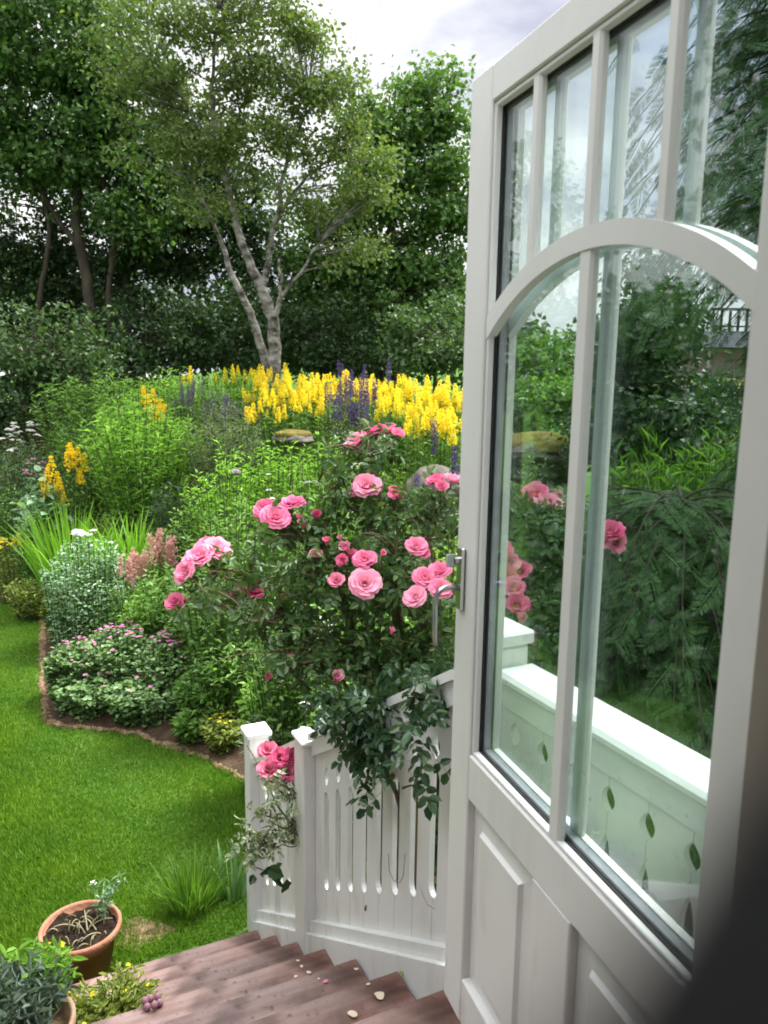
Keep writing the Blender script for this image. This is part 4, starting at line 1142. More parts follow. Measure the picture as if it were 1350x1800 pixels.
# --- green masses
def green(label, u, v, Y, wpx, lm, name='leafy_perennial', n=90, per=18, L=.10, W=.02, group=None, base=.5, tm=T4, rise=.4, cat='plant'):
    x, y, hh = px(u, v, Y)
    return clump(name, label, cat, x, y, hh, rpx(wpx, Y), lm, n, per, L, W, base, group, tmpl=tm, leaf_rise=rise)
green('large mound of bright willowy leaves in the left bed', 245, 695, 10.4, 112, M['lf_willow'], 'willowleaf_mound', 190, 26, .11, .020)
green('yellowish green plant behind the willowy mound', 240, 668, 12.0, 80, M['lf_willow'], n=90, per=20)
green('tall green perennial in front of the rounded shrub', 125, 655, 12.6, 80, M['lf_mid'], n=90, per=20, L=.10, W=.03)
green('tall green perennial behind the willowy mound and shrub', 190, 645, 13.0, 70, M['lf_mid'], n=80, per=20, L=.10, W=.03)
green('pale green perennial behind the mauve catmint', 400, 655, 12.4, 75, M['lf_lime'], n=80, per=18, L=.09, W=.025)
green('pale green perennial at the back between shrub and catmint', 310, 645, 12.9, 60, M['lf_lime'], n=70, per=18, L=.09, W=.025)
green('grey green feathery plant right of the willowy mound', 395, 712, 10.3, 75, M['lf_grey'], n=120, per=24, L=.08, W=.012)
green('lime green goldenrod clump below the mossy stone', 490, 764, 8.6, 75, M['lf_lime'], 'goldenrod_clump', 110, 22, .09, .016)
green('lime green goldenrod clump behind the left rose blooms', 400, 790, 8.3, 85, M['lf_lime'], 'goldenrod_clump', 120, 22, .09, .018)
green('lime green goldenrod clump behind the upper rose blooms', 570, 770, 8.2, 70, M['lf_lime'], 'goldenrod_clump', 100, 20, .09, .016)
green('lower green perennial below the goldenrod', 405, 875, 7.2, 85, M['lf_mid'], n=100, per=20, L=.09, W=.028)
green('mid green perennial behind the centre of the rose bush', 540, 850, 7.0, 85, M['lf_mid'], n=100, per=20, L=.09, W=.026)
green('mid green perennial behind the right of the rose bush', 660, 830, 6.8, 75, M['lf_mid'], n=90, per=20, L=.09, W=.026)
green('grey green carpet plant at the left edge below the daisies', 30, 775, 11.6, 85, M['lf_blue'], n=120, per=18, L=.06, W=.012)
green('green plant left of the willowy mound', 140, 720, 11.6, 60, M['lf_mid'], n=80, per=18, L=.09, W=.026)
green('dark leafy plant between strap leaves and willowy mound', 300, 850, 9.0, 50, M['lf_dark'], n=60, per=16, L=.08, W=.03)
green('plant with broad bluish leaves under the golden flowers', 75, 835, 10.1, 48, M['lf_blue'], 'bluish_broadleaf', 60, 12, .13, .09, tm=T6, rise=.1)
green('green filler plant behind the low left rose bloom', 290, 1000, 7.4, 70, M['lf_mid'], n=90, per=18, L=.07, W=.03)
green('leafy plant below the left rose blooms', 380, 960, 6.3, 70, M['lf_mid'], n=90, per=18, L=.075, W=.03)
green('leafy plant under the left side of the rose bush', 405, 1110, 6.1, 70, M['lf_mid'], n=100, per=18, L=.07, W=.03)
green('leafy plant under the middle of the rose bush', 520, 1040, 5.1, 85, M['lf_mid'], n=110, per=18, L=.07, W=.03)
green('leafy plant under the right side of the rose bush', 660, 1020, 4.9, 85, M['lf_mid'], n=110, per=18, L=.07, W=.03)
green('dark leafy plant behind the stair railing', 760, 1060, 4.4, 80, M['lf_hedge'], n=100, per=18, L=.07, W=.035)
green('pale variegated plant beside the white end post', 478, 1225, 5.1, 58, M['lf_pale'], 'variegated_plant', 80, 16, .06, .022)
r_, tips = green('yellow tinged groundcover at the lawn edge left of the end post', 395, 1258, 5.85, 45, M['lf_olive'], 'groundcover_plant', 60, 14, .06, .024)
flowers(r_, tips, YFL, 'flower', 10, (.7, 1.1))
r_, tips = green('yellow flowering groundcover at the left edge of the lawn', 25, 945, 9.9, 55, M['lf_olive'], 'groundcover_plant', 90, 14, .06, .02)
flowers(r_, tips, HEAD_Y, 'flower_head', 26, (.8, 1.3))
green('low green groundcover between yellow flowers and lawn', 50, 1015, 9.2, 45, M['lf_olive'], 'groundcover_plant', 60, 14, .06, .024)
# plants behind glass
green('leafy plant behind the newel post seen through the glass', 900, 900, 5.2, 80, M['lf_hedge'], n=90, per=18, L=.075, W=.03)
green('leafy plant low behind the left pane', 960, 990, 4.6, 80, M['lf_mid'], n=90, per=18, L=.07, W=.03)
green('grassy tuft seen low through the right door pane', 1160, 790, 5.6, 95, M['lf_tuft'], 'grassy_tuft', 120, 18, .14, .012, rise=.9)
for (u, v, Y, lab) in [(1095, 800, 5.9, 'grass tuft low at the left of the right door pane'), (1225, 780, 5.9, 'grass tuft under the small dark bush in the right pane'), (1280, 770, 5.6, 'grass tuft at the right edge of the right pane'), (1130, 760, 6.6, 'farther grass tuft at the foot of the dark bushy tree'), (1260, 745, 7.4, 'farther grass tuft beside the small dark bush')]:
    green(lab, u, v, Y, 75, M['lf_tuft'], 'grassy_tuft', 110, 16, .15, .012, rise=.9)
green('green perennial behind the rock seen through the left pane', 930, 800, 7.2, 60, M['lf_grey'], n=80, per=18, L=.07, W=.02)

def undergrowth():
    n = 90000
    y = RNG.uniform(4.3, 14.2, n); x = RNG.uniform(-.62, .30, n) * y
    e = y - edge_y(x)
    ok = (e > .30) & (x < 1.2)
    x, y, e = x[ok], y[ok], e[ok]; n = len(x)
    hum = .30 + .22 * np.sin(x * 3.1 + 1) * np.sin(y * 2.7) + .10 * np.sin(x * 7 + y * 5)
    z = h(x, y) + np.clip(hum, .08, .6) * np.minimum(1, (e - .25) / .9) * RNG.uniform(.15, 1, n)
    P = np.stack((x, y, z), -1)
    v, q, t = leaves(P, .06, .028, d=rand_dirs(n, .25), n=rand_dirs(n, .8), tmpl=T4, jitter=.45)
    return mesh_np(v, q, t)
kind(obj('ground_cover', undergrowth(), M['lf_willow']), 'stuff')

# white daisies at far left
for (u, v, Y) in [(5, 752, 11.9), (45, 738, 12.1)]:
    x, y, hh = px(u, v, Y)
    r_, tips = clump('white_daisies', 'white daisies at the far left edge of the bed', 'flowers', x, y, hh, .36, M['lf_grey'], 40, 12, .07, .018, .6, 'white daisies at far left')
    flowers(r_, tips, HEAD_W, 'flower_head', 16, (.7, 1.1), .5)
# golden flower spikes beside the bluish plant
for (u, v, Y, lab) in [(130, 785, 10.2, 'golden flower spikes beside the willowy mound'), (92, 818, 10.0, 'golden flower spikes above the bluish broadleaf plant'), (262, 690, 11.0, 'golden flower spikes on top of the willowy mound')]:
    x, y, hh = px(u, v, Y)
    r_, tips = clump('golden_loosestrife', lab, 'flowers', x, y, hh - .1, .2, M['lf_mid'], 16, 14, .08, .03, .6)
    flowers(r_, tips, SP_G, 'flower_spike', 9, (.8, 1.2), .8, -.08)
x, y, hh = px(60, 810, 10.6)
r_, tips = clump('pink_phlox', 'small pink flowers above the bluish broadleaf plant', 'flowers', x, y, hh, .25, M['lf_blue'], 20, 10, .07, .03, .6)
flowers(r_, tips, [head_mesh(M['geranium'], .05, 26, .018)], 'flower_head', 9, (.8, 1.2))

# strap leaved clump
def straps(name, label, cat, x, y, height, radius, lm, n=90, w=.012, lean=.6, group=None, gz=None, blades_bend=.35, npt=6):
    g0 = H(x, y) if gz is None else gz
    root = thing(name, label, cat, (x, y, g0), group)
    mb = MB()
    for i in range(n):
        a = RNG.uniform(0, 2 * PI); r = math.sqrt(RNG.uniform(0, 1))
        p0 = np.array((x + math.cos(a) * r * radius * .55, y + math.sin(a) * r * radius * .55, g0 - .02))
        hh = height * RNG.uniform(.65, 1.08) * (1 - .15 * r)
        b = a + RNG.normal(0, .5)
        o = np.array((math.cos(b), math.sin(b), 0)) * radius * lean * r * RNG.uniform(.6, 1.3)
        p1 = p0 + np.array((0, 0, hh * .7)) + o * .3; p2 = p0 + o * (1 + blades_bend) + np.array((0, 0, hh))
        pp = bez(p0, p1, p2, npt)
        ang = RNG.uniform(0, PI); sd = np.array((math.cos(ang), math.sin(ang), 0))
        ww = w * np.array([.8, 1, 1, .85, .55, .05])[:npt]
        v = np.concatenate((pp - sd * ww[:, None], pp + sd * ww[:, None]))
        mb.add(v, [(i_, i_ + 1, npt + i_ + 1, npt + i_) for i_ in range(npt - 1)])
    o = mb.build('leaves', lm, root)
    return root
for (u, v, Y, lab) in [(120, 870, 9.3, 'bright green strap leaved crocosmia behind the white heads'), (225, 890, 9.0, 'bright green strap leaved crocosmia right of the white heads')]:
    x, y, hh = px(u, v, Y)
    straps('crocosmia', lab, 'plant', x, y, hh, .55, M['lf_strap'], 130, .014, .7)
# white flowered plant
x, y, hh = px(152, 935, 8.3)
r_, tips = clump('white_yarrow', 'grey green plant with flat white flower heads at the lawn edge', 'flowers', x, y, hh, .52, M['lf_blue'], 150, 30, .055, .026, .85, lo=.03, dome=.42, leaf_rise=.05)
flowers(r_, tips, HEAD_W, 'flower_head', 9, (.7, 1.15))
flowers(r_, tips, HEAD_W, 'flower_head', 16, (.25, .7), top=False)
# astilbe
for (u, v, Y, lab) in [(283, 945, 7.9, 'dusty pink astilbe plumes below the crocosmia'), (228, 975, 7.9, 'dusty pink astilbe plumes beside the white flower heads')]:
    x, y, hh = px(u, v, Y)
    r_, tips = clump('astilbe', lab, 'flowers', x, y, hh - .15, .24, M['lf_mid'], 26, 14, .06, .03, .5)
    flowers(r_, tips, PLUME, 'flower_plume', 11, (.8, 1.3), .8, -.05)
# cranesbill mound by the lawn
for (u, v, Y, wd, lab, nf, nst) in [(135, 1130, 6.85, 58, 'left end of the low cranesbill mound by the lawn', 16, 150), (215, 1105, 6.95, 85, 'middle of the low cranesbill mound with small pink flowers', 34, 220), (298, 1118, 6.75, 68, 'right end of the cranesbill mound with brighter purple pink flowers', 44, 190),
                               (165, 1182, 6.60, 76, 'low leafy front of the cranesbill mound spilling to the lawn', 5, 170), (262, 1190, 6.45, 78, 'low leafy front right of the cranesbill mound above the lawn curve', 5, 170)]:
    x, y, hh = px(u, v, Y)
    r_, tips = clump('cranesbill', lab, 'flowers', x, y, hh, rpx(wd, Y), M['lf_crane'], int(nst * 1.25), 18, .043, .04, .8, tmpl=T6, leaf_rise=.2, lo=.05)
    flowers(r_, tips, GER, 'flower', nf, (.7, 1.35), .5, .02)
    flowers(r_, tips[::-1], GER, 'flower', 6, (.7, 1.2), .4, .02, top=False)
for (u, v, Y, wd, lab, mt) in [(62, 905, 9.7, 45, 'small green plant between yellow groundcover and crocosmia', 'lf_mid'), (335, 1035, 6.9, 55, 'green plant right of the astilbe plumes', 'lf_mid'), (255, 1040, 7.4, 50, 'green plant between astilbe and cranesbill mound', 'lf_lime'), (20, 850, 10.6, 50, 'dull green plant at the left edge under the carpet plant', 'lf_mid'), (350, 1180, 6.25, 50, 'green plant at the right end of the cranesbill mound', 'lf_mid'), (335, 1255, 5.98, 34, 'small low plant on the soil right of the cranesbill mound', 'lf_mid'), (105, 1035, 8.3, 34, 'small low plant on the soil above the cranesbill mound', 'lf_olive'), (330, 880, 8.3, 50, 'green plant below the willowy mound', 'lf_mid'), (470, 1160, 5.2, 60, 'light green plant behind the rose stems at left', 'lf_lime'), (590, 1120, 4.6, 60, 'light green plant behind the rose stems at centre', 'lf_lime')]:
    green(lab, u, v, Y, wd, M[mt], n=80, per=18, L=.065, W=.03)
# lilac pompom
x, y, hh = px(414, 815, 7.6)
r_, tips = clump('lilac_thistle', 'single lilac pompom flower above the lime green goldenrod', 'flower', x, y, hh, .03, M['lf_mid'], 2, 8, .07, .02, .5)
flowers(r_, tips, LIL, 'flower_head', 1, (1, 1))
x, y, hh = px(517, 758, 7.6)
r_, tips = clump('dry_seed_stalk', 'reddish dry seed stalk standing above the goldenrod', 'plant', x, y, hh, .12, M['dry'], 6, 10, .05, .01, .3)
# white phlox seen between the rose canes
for (u, v, Y, lab) in [(575, 1085, 4.5, 'white phlox heads between the rose canes'), (560, 1235, 3.9, 'white phlox heads just above the stair railing'), (480, 835, 6.4, 'small white flower heads behind the pink roses')]:
    x, y, hh = px(u, v, Y)
    r_, tips = clump('white_phlox', lab, 'flowers', x, y, hh, .16, M['lf_mid'], 14, 12, .06, .024, .5)
    flowers(r_, tips, HEAD_W, 'flower_head', 4, (.35, .7))
# grass tuft and iris by the foot of the stairs
x, y, hh = px(335, 1505, 3.95)
straps('ornamental_grass', 'fine green grass tuft beside the foot of the steps', 'plant', x, y, hh, .22, M['lf_tuft'], 420, .0028, .55)
x, y, hh = px(408, 1485, 4.02)
straps('iris_leaves', 'upright iris leaves against the white end post', 'plant', x, y, hh, .12, M['lf_iris'], 18, .013, .9)

# ------------------------------------------------------------------ rocks
def rock(name, label, u, v, Y, r, parts_moss=False, seed=0):
    rg = np.random.default_rng(seed)
    c = at_y(u, v, Y)
    nlat, nlon = 22, 36
    th = np.linspace(0, PI, nlat); ph = np.arange(nlon) * 2 * PI / nlon
    T_, P2 = np.meshgrid(th, ph, indexing='ij')
    d = np.stack((np.sin(T_) * np.cos(P2), np.sin(T_) * np.sin(P2), np.cos(T_)), -1)
    k = np.ones(d.shape[:2])
    for i in range(9):
        w = nrm(rg.normal(size=3)); lim = rg.uniform(.72, .98)
        k = np.minimum(k, lim / np.maximum((d @ w), .05))
    for i in range(5):
        w = rg.normal(size=3) * 4; k = k + .018 * np.sin(d @ w + rg.uniform(0, 6))
    V = c + d * k[..., None] * np.array(r)
    I = np.arange(nlat * nlon).reshape(nlat, nlon); J = np.roll(I, -1, 1)
    root = thing(name, label, 'rock', (c[0], c[1], H(c[0], c[1])))
    me = mesh_np(V.reshape(-1, 3), np.stack((I[:-1], I[1:], J[1:], J[:-1]), -1).reshape(-1, 4))
    o = obj('stone', me, M['rock'], root); o.matrix_parent_inverse = parent_inv(root)
    if parts_moss:
        kk = 8
        wob = 1.0 + .14 * np.sin(P2[:kk] * 3 + seed) + .08 * np.sin(P2[:kk] * 7)
        V2 = V[:kk] + d[:kk] * .02 + np.array((0, 0, .012)); V2[-1] -= d[kk - 1] * .03
        V2[:, :, :2] = c[:2] + (V2[:, :, :2] - c[:2]) * np.minimum(wob, 1.1)[..., None]
        I2 = I[:kk]; J2 = J[:kk]
        me = mesh_np(V2.reshape(-1, 3), np.stack((I2[:-1], I2[1:], J2[1:], J2[:-1]), -1).reshape(-1, 4), smooth=True)
        o = obj('moss', me, M['moss'], root); o.matrix_parent_inverse = parent_inv(root)
    return root
rock('grey_boulder', 'grey boulder between the pink roses and the door edge', 774, 884, 7.6, (.37, .42, .40), False, 3)
rock('mossy_boulder', 'boulder with yellow moss seen through the left door pane', 945, 815, 8.0, (.55, .5, .30), True, 5)
rock('mossy_stone', 'flat mossy stone above the lime green goldenrod', 514, 772, 9.4, (.26, .34, .09), True, 8)

# ------------------------------------------------------------------ roses
def rose_mesh(mat, R=.05, rings=((4, 8, .50), (5, 22, .60), (6, 38, .74), (7, 54, .86), (8, 70, .95), (9, 88, 1.0)), seed=0, wide=1.):
    """full quartered rosette: rings of broad, round tipped, overlapping petals"""
    rg = np.random.default_rng(seed)
    mb = MB(); na, nb_ = 7, 6
    for ri, (n, open_, sc) in enumerate(rings):
        ph0 = rg.uniform(0, 6)
        f = ri / max(1, len(rings) - 1)
        for j in range(n):
            ph = ph0 + j * 2 * PI / n + rg.normal(0, .10)
            op = math.radians(open_ + rg.normal(0, 5)); L = R * 1.15 * sc * rg.uniform(.93, 1.07)
            b = np.linspace(0, 1, 24)
            th = op * (.45 + .62 * b) + .75 * f * np.clip(b - .7, 0, 1) / .3 * .6
            dl = L / 23
            r_c = .004 + np.concatenate(([0], np.cumsum(np.sin(th[:-1]) * dl)))
            z_c = np.concatenate(([0], np.cumsum(np.cos(th[:-1]) * dl)))
            A, Bq = np.meshgrid(np.linspace(-1, 1, na), np.linspace(0, 1, nb_))
            be = Bq * (1 - .20 * A ** 4 - .05 * (1 - np.abs(A)) ** 3)
            r = np.interp(be, b, r_c); z = np.interp(be, b, z_c)
            half = (1.15 - .55 * f) * wide
            wid = .45 + .55 * np.sin(PI * np.clip(.08 + .62 * Bq, 0, 1))
            phi = ph + half * wid * A + .05 * np.sin(3 * A + j)
            z = z + rg.normal(0, .0011, A.shape) - .05 * R * f * A ** 2 + .05 * R * Bq ** 3 * np.sin(4 * A + rg.uniform(0, 6))
            r = r * (1 + .10 * (1 - f) * A) + .0006 * j % .003
            V = np.stack((r * np.cos(phi), r * np.sin(phi), z), -1).reshape(-1, 3)
            I = np.arange(na * nb_).reshape(nb_, na)
            mb.add(V, np.stack((I[:-1, :-1], I[:-1, 1:], I[1:, 1:], I[1:, :-1]), -1).reshape(-1, 4))
    me = mb.mesh(True); me.materials.append(mat)
    ROSE_R[me.name] = float(np.percentile(np.hypot(np.vstack(mb.v)[:, 0], np.vstack(mb.v)[:, 1]), 97))
    return me
ROSE_R = {}
ROSE = [rose_mesh(M['pink'], .047, seed=s) for s in range(4)]
ROSE_D = [rose_mesh(M['pink_deep'], .040, rings=((4, 6, .62), (5, 18, .74), (6, 32, .86), (7, 46, .96), (7, 60, 1.0)), seed=s + 10) for s in range(3)]
BUD = [rose_mesh(M['pink_deep'], .026, rings=((3, 4, .8), (4, 12, .95), (5, 20, 1.0)), seed=s + 20, wide=1.25) for s in range(2)]

def rose_leaf_template():
    mb = MB()
    mb.add([(0, -.006, 0), (.75, -.004, -.02), (.75, .004, -.02), (0, .006, 0)], [(0, 1, 2, 3)])
    v0 = []
    for (x, a, s) in ((.30, 68, .36), (.30, -68, .36), (.60, 60, .40), (.60, -60, .40), (.76, 0, .46)):
        a = math.radians(a)
        d = np.array([[math.cos(a), math.sin(a), -.12]]); n = np.array([[0, 0, 1.]])
        v, q, t = leaves(np.array([[x, 0, -.02]]), s, s * .62, d=d, n=n, tmpl=T6, jitter=0)
        mb.add(v, q, t)
    return np.vstack(mb.v), np.vstack(mb.q)
RLV, RLQ = rose_leaf_template()
def rose_leaves(pos, scale, dirs=None, droop=.35):
    N = len(pos)
    if dirs is None: dirs = rand_dirs(N, -droop)
    nm = rand_dirs(N, .9)
    mm = frames(pos, dirs, nm, scale * RNG.uniform(.7, 1.25, N))
    return instance_template(RLV, RLQ, None, mm)

TOCAM = lambda p: nrm(np.array((0, 0, CZ)) - np.asarray(p))
def rose_bush(name, label, base, blooms, lobes, ncl, lm, lsize=.085, canes_from=None, extra_canes=(), per=5, cane_k=1., mid_z=2.2):
    """blooms: (u, v, Y, size_px, kind, facing) ; lobes as for trees"""
    root = thing(name, label, 'rose bush', base)
    cb = MB(); LP = []
    base = np.asarray(base, float)
    heads = []
    for (u, v, Y, spx, kd, face) in blooms:
        p = at_y(u, v, Y); heads.append(p)
    cc = []
    for c, r, n in lobes:
        d = RNG.normal(size=(n, 3)); d /= np.linalg.norm(d, axis=1)[:, None]
        cc.append(np.asarray(c) + d * (RNG.uniform(.1, 1, n) ** .5)[:, None] * np.asarray(r))
    cc = np.vstack(cc)
    # main canes
    mains = []
    tops = [np.asarray(c) + np.array((0, 0, .5 * r[2])) for c, r, n in lobes]
    for t in tops:
        p0 = base + np.array((RNG.normal(0, .05), RNG.normal(0, .05), 0))
        mid = np.array((p0[0] * .97 + t[0] * .03, p0[1] * .97 + t[1] * .03, max(t[2], mid_z)))
        pp = bez(p0, mid, t, 16); pp[1:-1] += RNG.normal(0, .008, (14, 3)); mains.append(pp)
        cb.tube(pp, np.linspace(.011, .004, 16) * cane_k, 7)
    for e in extra_canes:
        e = np.asarray(e, float); cb.tube(e, np.linspace(.009, .007, len(e)) * cane_k, 7)
    MP = np.vstack(mains)
    for c in list(cc):
        dist = np.linalg.norm(MP - c, axis=1) + np.where(MP[:, 2] > c[2] - .02, .3, 0)
        b = MP[np.argmin(dist)]
        m_ = (b + c) / 2 + RNG.normal(0, .03, 3) + np.array((0, 0, .04))
        pp = bez(b, m_, c, 6)
        cb.tube(pp, np.linspace(.004, .0018, 6), 5, cap=False)
        ts = RNG.uniform(.35, 1.05, per)
        f = np.clip(ts, 0, 1) * 5; i0 = np.minimum(f.astype(int), 4)
        LP.append(pp[i0] * (1 - (f - i0))[:, None] + pp[i0 + 1] * (f - i0)[:, None] + RNG.normal(0, .02, (per, 3)))
    for (u, v, Y, spx, kd, face), p in zip(blooms, heads):
        dist = np.linalg.norm(MP - p, axis=1) + np.where(MP[:, 2] > p[2] - .08, .4, 0)
        b = MP[np.argmin(dist)]
        fd = nrm(np.array((0, 0, .55)) + TOCAM(p) * face[0] + np.array((face[1], 0, 0)) + RNG.normal(0, .12, 3))
        R = spx * .5 * Y / FPX
        me = random.choice(ROSE if kd == 'r' else (ROSE_D if kd == 'd' else BUD))
        s = .97 * R / ROSE_R[me.name]
        hgt = .035 * s
        q = p - fd * hgt * .8
        pp = bez(b, (b + q) / 2 + np.array((0, 0, -.02)) + RNG.normal(0, .03, 3), q, 8)
        cb.tube(pp, np.linspace(.0042, .0026, 8), 5, cap=False)
        put('rose_bloom' if kd != 'b' else 'rose_bud', me, align(q, fd, s), root)
        kL = 5
        f = RNG.uniform(.3, .9, kL) * 7; i0 = f.astype(int)
        LP.append(pp[i0] * (1 - (f - i0))[:, None] + pp[np.minimum(i0 + 1, 7)] * (f - i0)[:, None])
    cb.build('canes', M['cane'], root, smooth=True)
    LP = np.vstack(LP)
    v, q, t = rose_leaves(LP, lsize)
    o = obj('foliage', mesh_np(v, q, t), lm, root); o.matrix_parent_inverse = parent_inv(root)
    return root

B = []
def bl(u, v, Y, *a): B.append((u, v, Y - .12, *a))
F0, FU = (.75, 0), (.35, 0)
# (u, v, Y, diameter px, kind, facing)
bl(486, 905, 2.75, 52, 'r', F0); bl(515, 880, 2.85, 44, 'r', (.4, .1)); bl(462, 893, 2.85, 44, 'r', (.5, -.3)); bl(530, 915, 2.8, 18, 'b', FU); bl(526, 905, 2.9, 14, 'b', FU); bl(557, 901, 2.8, 17, 'b', FU)
bl(347, 975, 2.95, 56, 'r', (.5, -.2)); bl(322, 1003, 2.9, 46, 'r', (.5, -.3)); bl(385, 962, 3.0, 52, 'r', (.5, .2)); bl(309, 1056, 2.9, 36, 'd', (.7, -.2)); bl(362, 955, 3.05, 44, 'r', (.3, 0))
bl(412, 1045, 2.9, 30, 'd', FU); bl(444, 1035, 2.9, 40, 'd', (.4, .3)); bl(428, 1032, 2.95, 24, 'b', FU)
bl(642, 1023, 2.55, 57, 'r', (1.1, 0)); bl(640, 980, 2.62, 42, 'r', FU); bl(604, 958, 2.7, 22, 'b', FU); bl(618, 968, 2.7, 18, 'b', FU); bl(600, 984, 2.65, 24, 'd', (.5, -.3)); bl(590, 1019, 2.6, 30, 'd', (.6, -.2)); bl(573, 946, 2.7, 15, 'b', FU); bl(597, 943, 2.75, 12, 'b', FU); bl(555, 972, 2.7, 25, 'd', FU)
bl(644, 850, 2.8, 50, 'r', FU); bl(626, 862, 2.85, 28, 'd', (.3, -.3)); bl(697, 865, 2.8, 30, 'd', FU)
bl(620, 775, 3.05, 36, 'd', (.4, -.3)); bl(634, 768, 3.1, 26, 'd', FU); bl(660, 754, 3.1, 36, 'd', FU); bl(681, 752, 3.1, 34, 'd', FU); bl(701, 760, 3.05, 24, 'd', (.3, .3)); bl(640, 758, 3.15, 12, 'b', FU)
bl(733, 957, 2.6, 42, 'r', (.4, .2)); bl(744, 970, 2.6, 28, 'd', (.4, .3))
bl(728, 1046, 2.45, 46, 'r', (.7, -.2)); bl(748, 1012, 2.5, 46, 'r', FU); bl(772, 1000, 2.52, 44, 'r', FU); bl(775, 1032, 2.45, 44, 'r', (.7, .2))
bl(765, 842, 2.8, 32, 'd', (.4, -.2)); bl(776, 853, 2.75, 24, 'd', F0); bl(797, 840, 2.8, 30, 'd', FU)
bl(489, 1078, 2.7, 15, 'b', FU); bl(488, 1088, 2.7, 12, 'b', FU); bl(513, 1152, 2.6, 12, 'b', FU); bl(472, 1187, 2.7, 15, 'b', (.6, 0)); bl(595, 1185, 2.5, 24, 'b', (.4, 0)); bl(736, 1220, 2.3, 10, 'b', FU); bl(690, 1105, 2.5, 12, 'b', FU); bl(675, 970, 2.6, 12, 'b', FU); bl(815, 900, 2.7, 20, 'b', FU)
bs = stp(.75, .24, 0)
cane = [stp(.78, .10, .95), stp(.70, .01, 1.10), at_y(711, 1470, 2.36), at_y(706, 1430, 2.30), at_y(697, 1395, 2.26), at_y(680, 1360, 2.28), at_y(676, 1300, 2.36), at_y(690, 1220, 2.48)]
rose_bush('rose_bush', 'large rose bush with clusters of pink blooms overhanging the white stair railing', bs, B,
          lob(2.75, (500, 960, 75, 65, 16), (600, 930, 95, 90, 22), (690, 930, 85, 90, 22), (760, 950, 50, 100, 15), yr=.22)
          + lob(2.85, (390, 1030, 85, 60, 16), (630, 820, 85, 60, 12), (560, 870, 70, 50, 9), yr=.2)
          + lob(2.6, (560, 1050, 110, 70, 22), (680, 1060, 100, 70, 26), (440, 1110, 75, 60, 13), (540, 1140, 80, 60, 16), (650, 1150, 90, 60, 26), (755, 1120, 50, 80, 28), (700, 1180, 80, 40, 20), yr=.2),
          0, M['lf_rose'], .075, extra_canes=[cane, [at_y(545, 1215, 2.6), at_y(505, 1170, 2.65), at_y(478, 1135, 2.7), at_y(462, 1115, 2.75), at_y(450, 1080, 2.8)]])
# darker overhanging leaves are a shoot of the same bush: hang in front of the boards
bush = [o for o in bpy.data.objects if o.name == 'rose_bush'][0]
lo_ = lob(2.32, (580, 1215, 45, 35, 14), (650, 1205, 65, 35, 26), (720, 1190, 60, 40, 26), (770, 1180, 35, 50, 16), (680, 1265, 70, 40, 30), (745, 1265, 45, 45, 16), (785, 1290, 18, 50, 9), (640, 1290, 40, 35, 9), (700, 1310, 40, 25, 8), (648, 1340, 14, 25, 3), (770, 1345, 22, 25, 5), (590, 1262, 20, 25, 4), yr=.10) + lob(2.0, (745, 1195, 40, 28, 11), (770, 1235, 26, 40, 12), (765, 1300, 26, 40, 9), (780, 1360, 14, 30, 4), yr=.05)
pos = []
for c, r, n in lo_:
    n = max(2, int(n * .62))
    d = RNG.normal(size=(n * 2, 3)); d /= np.linalg.norm(d, axis=1)[:, None]
    pos.append(np.asarray(c) + d * (RNG.uniform(.05, 1, n * 2) ** .5)[:, None] * np.asarray(r))
pos = np.vstack(pos)
# keep them on the near side of the boards
Ls, of = inv_stair(pos[:, 0], pos[:, 1])
inb = (pos[:, 2] < zt(Ls) + .02) & (of > -.05)
pos[inb, :2] -= SN[None] * (of[inb] + .05 + RNG.uniform(0, .06, inb.sum()))[:, None]
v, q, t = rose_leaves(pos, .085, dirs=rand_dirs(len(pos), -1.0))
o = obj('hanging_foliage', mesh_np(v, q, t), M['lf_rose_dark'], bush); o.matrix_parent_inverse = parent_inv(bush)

# low shoot against the end post
B2 = [(470, 1318, 3.15, 34, 'd', F0), (492, 1330, 3.1, 34, 'd', F0), (514, 1328, 3.12, 38, 'd', (.8, .2)), (472, 1350, 3.08, 42, 'd', F0), (505, 1356, 3.08, 36, 'd', F0)]
b2 = stp(1.62, .16, 0)
sh = [at_y(533, 1475, 3.02), at_y(510, 1445, 3.02), at_y(490, 1420, 3.02), at_y(478, 1395, 3.05), at_y(468, 1365, 3.1), at_y(452, 1340, 3.2), at_y(434, 1310, 3.3)]
rb2 = rose_bush('rose_shoot', 'low rose shoot with five pink blooms and pale leaves in front of the end post', at_y(533, 1478, 3.02), B2,
          lob(3.0, (485, 1400, 24, 30, 4), (475, 1450, 40, 32, 7), (465, 1500, 34, 26, 7), (440, 1490, 22, 26, 4), (505, 1460, 22, 30, 4), yr=.06), 0, M['lf_pale'], .06, extra_canes=[sh, [stp(1.12, .25, 0), stp(1.13, .16, .6), stp(1.14, .06, .95), at_y(533, 1475, 3.02)]], per=5, cane_k=.45, mid_z=0.)
pos = np.array([at_y(u + RNG.normal(0, 3), v + RNG.normal(0, 3), 2.98) for u, v in ((445, 1520), (452, 1535), (470, 1518), (480, 1522), (488, 1532), (500, 1545), (478, 1535), (448, 1530), (496, 1515))])
v, q, t = leaves(pos, .07, .042, d=rand_dirs(len(pos), -1.2), n=np.array([TOCAM(p) for p in pos]) + RNG.normal(0, .4, (len(pos), 3)), tmpl=T6)
o = obj('dark_leaflets', mesh_np(v, q, t), M['lf_rose_dark'], rb2); o.matrix_parent_inverse = parent_inv(rb2)

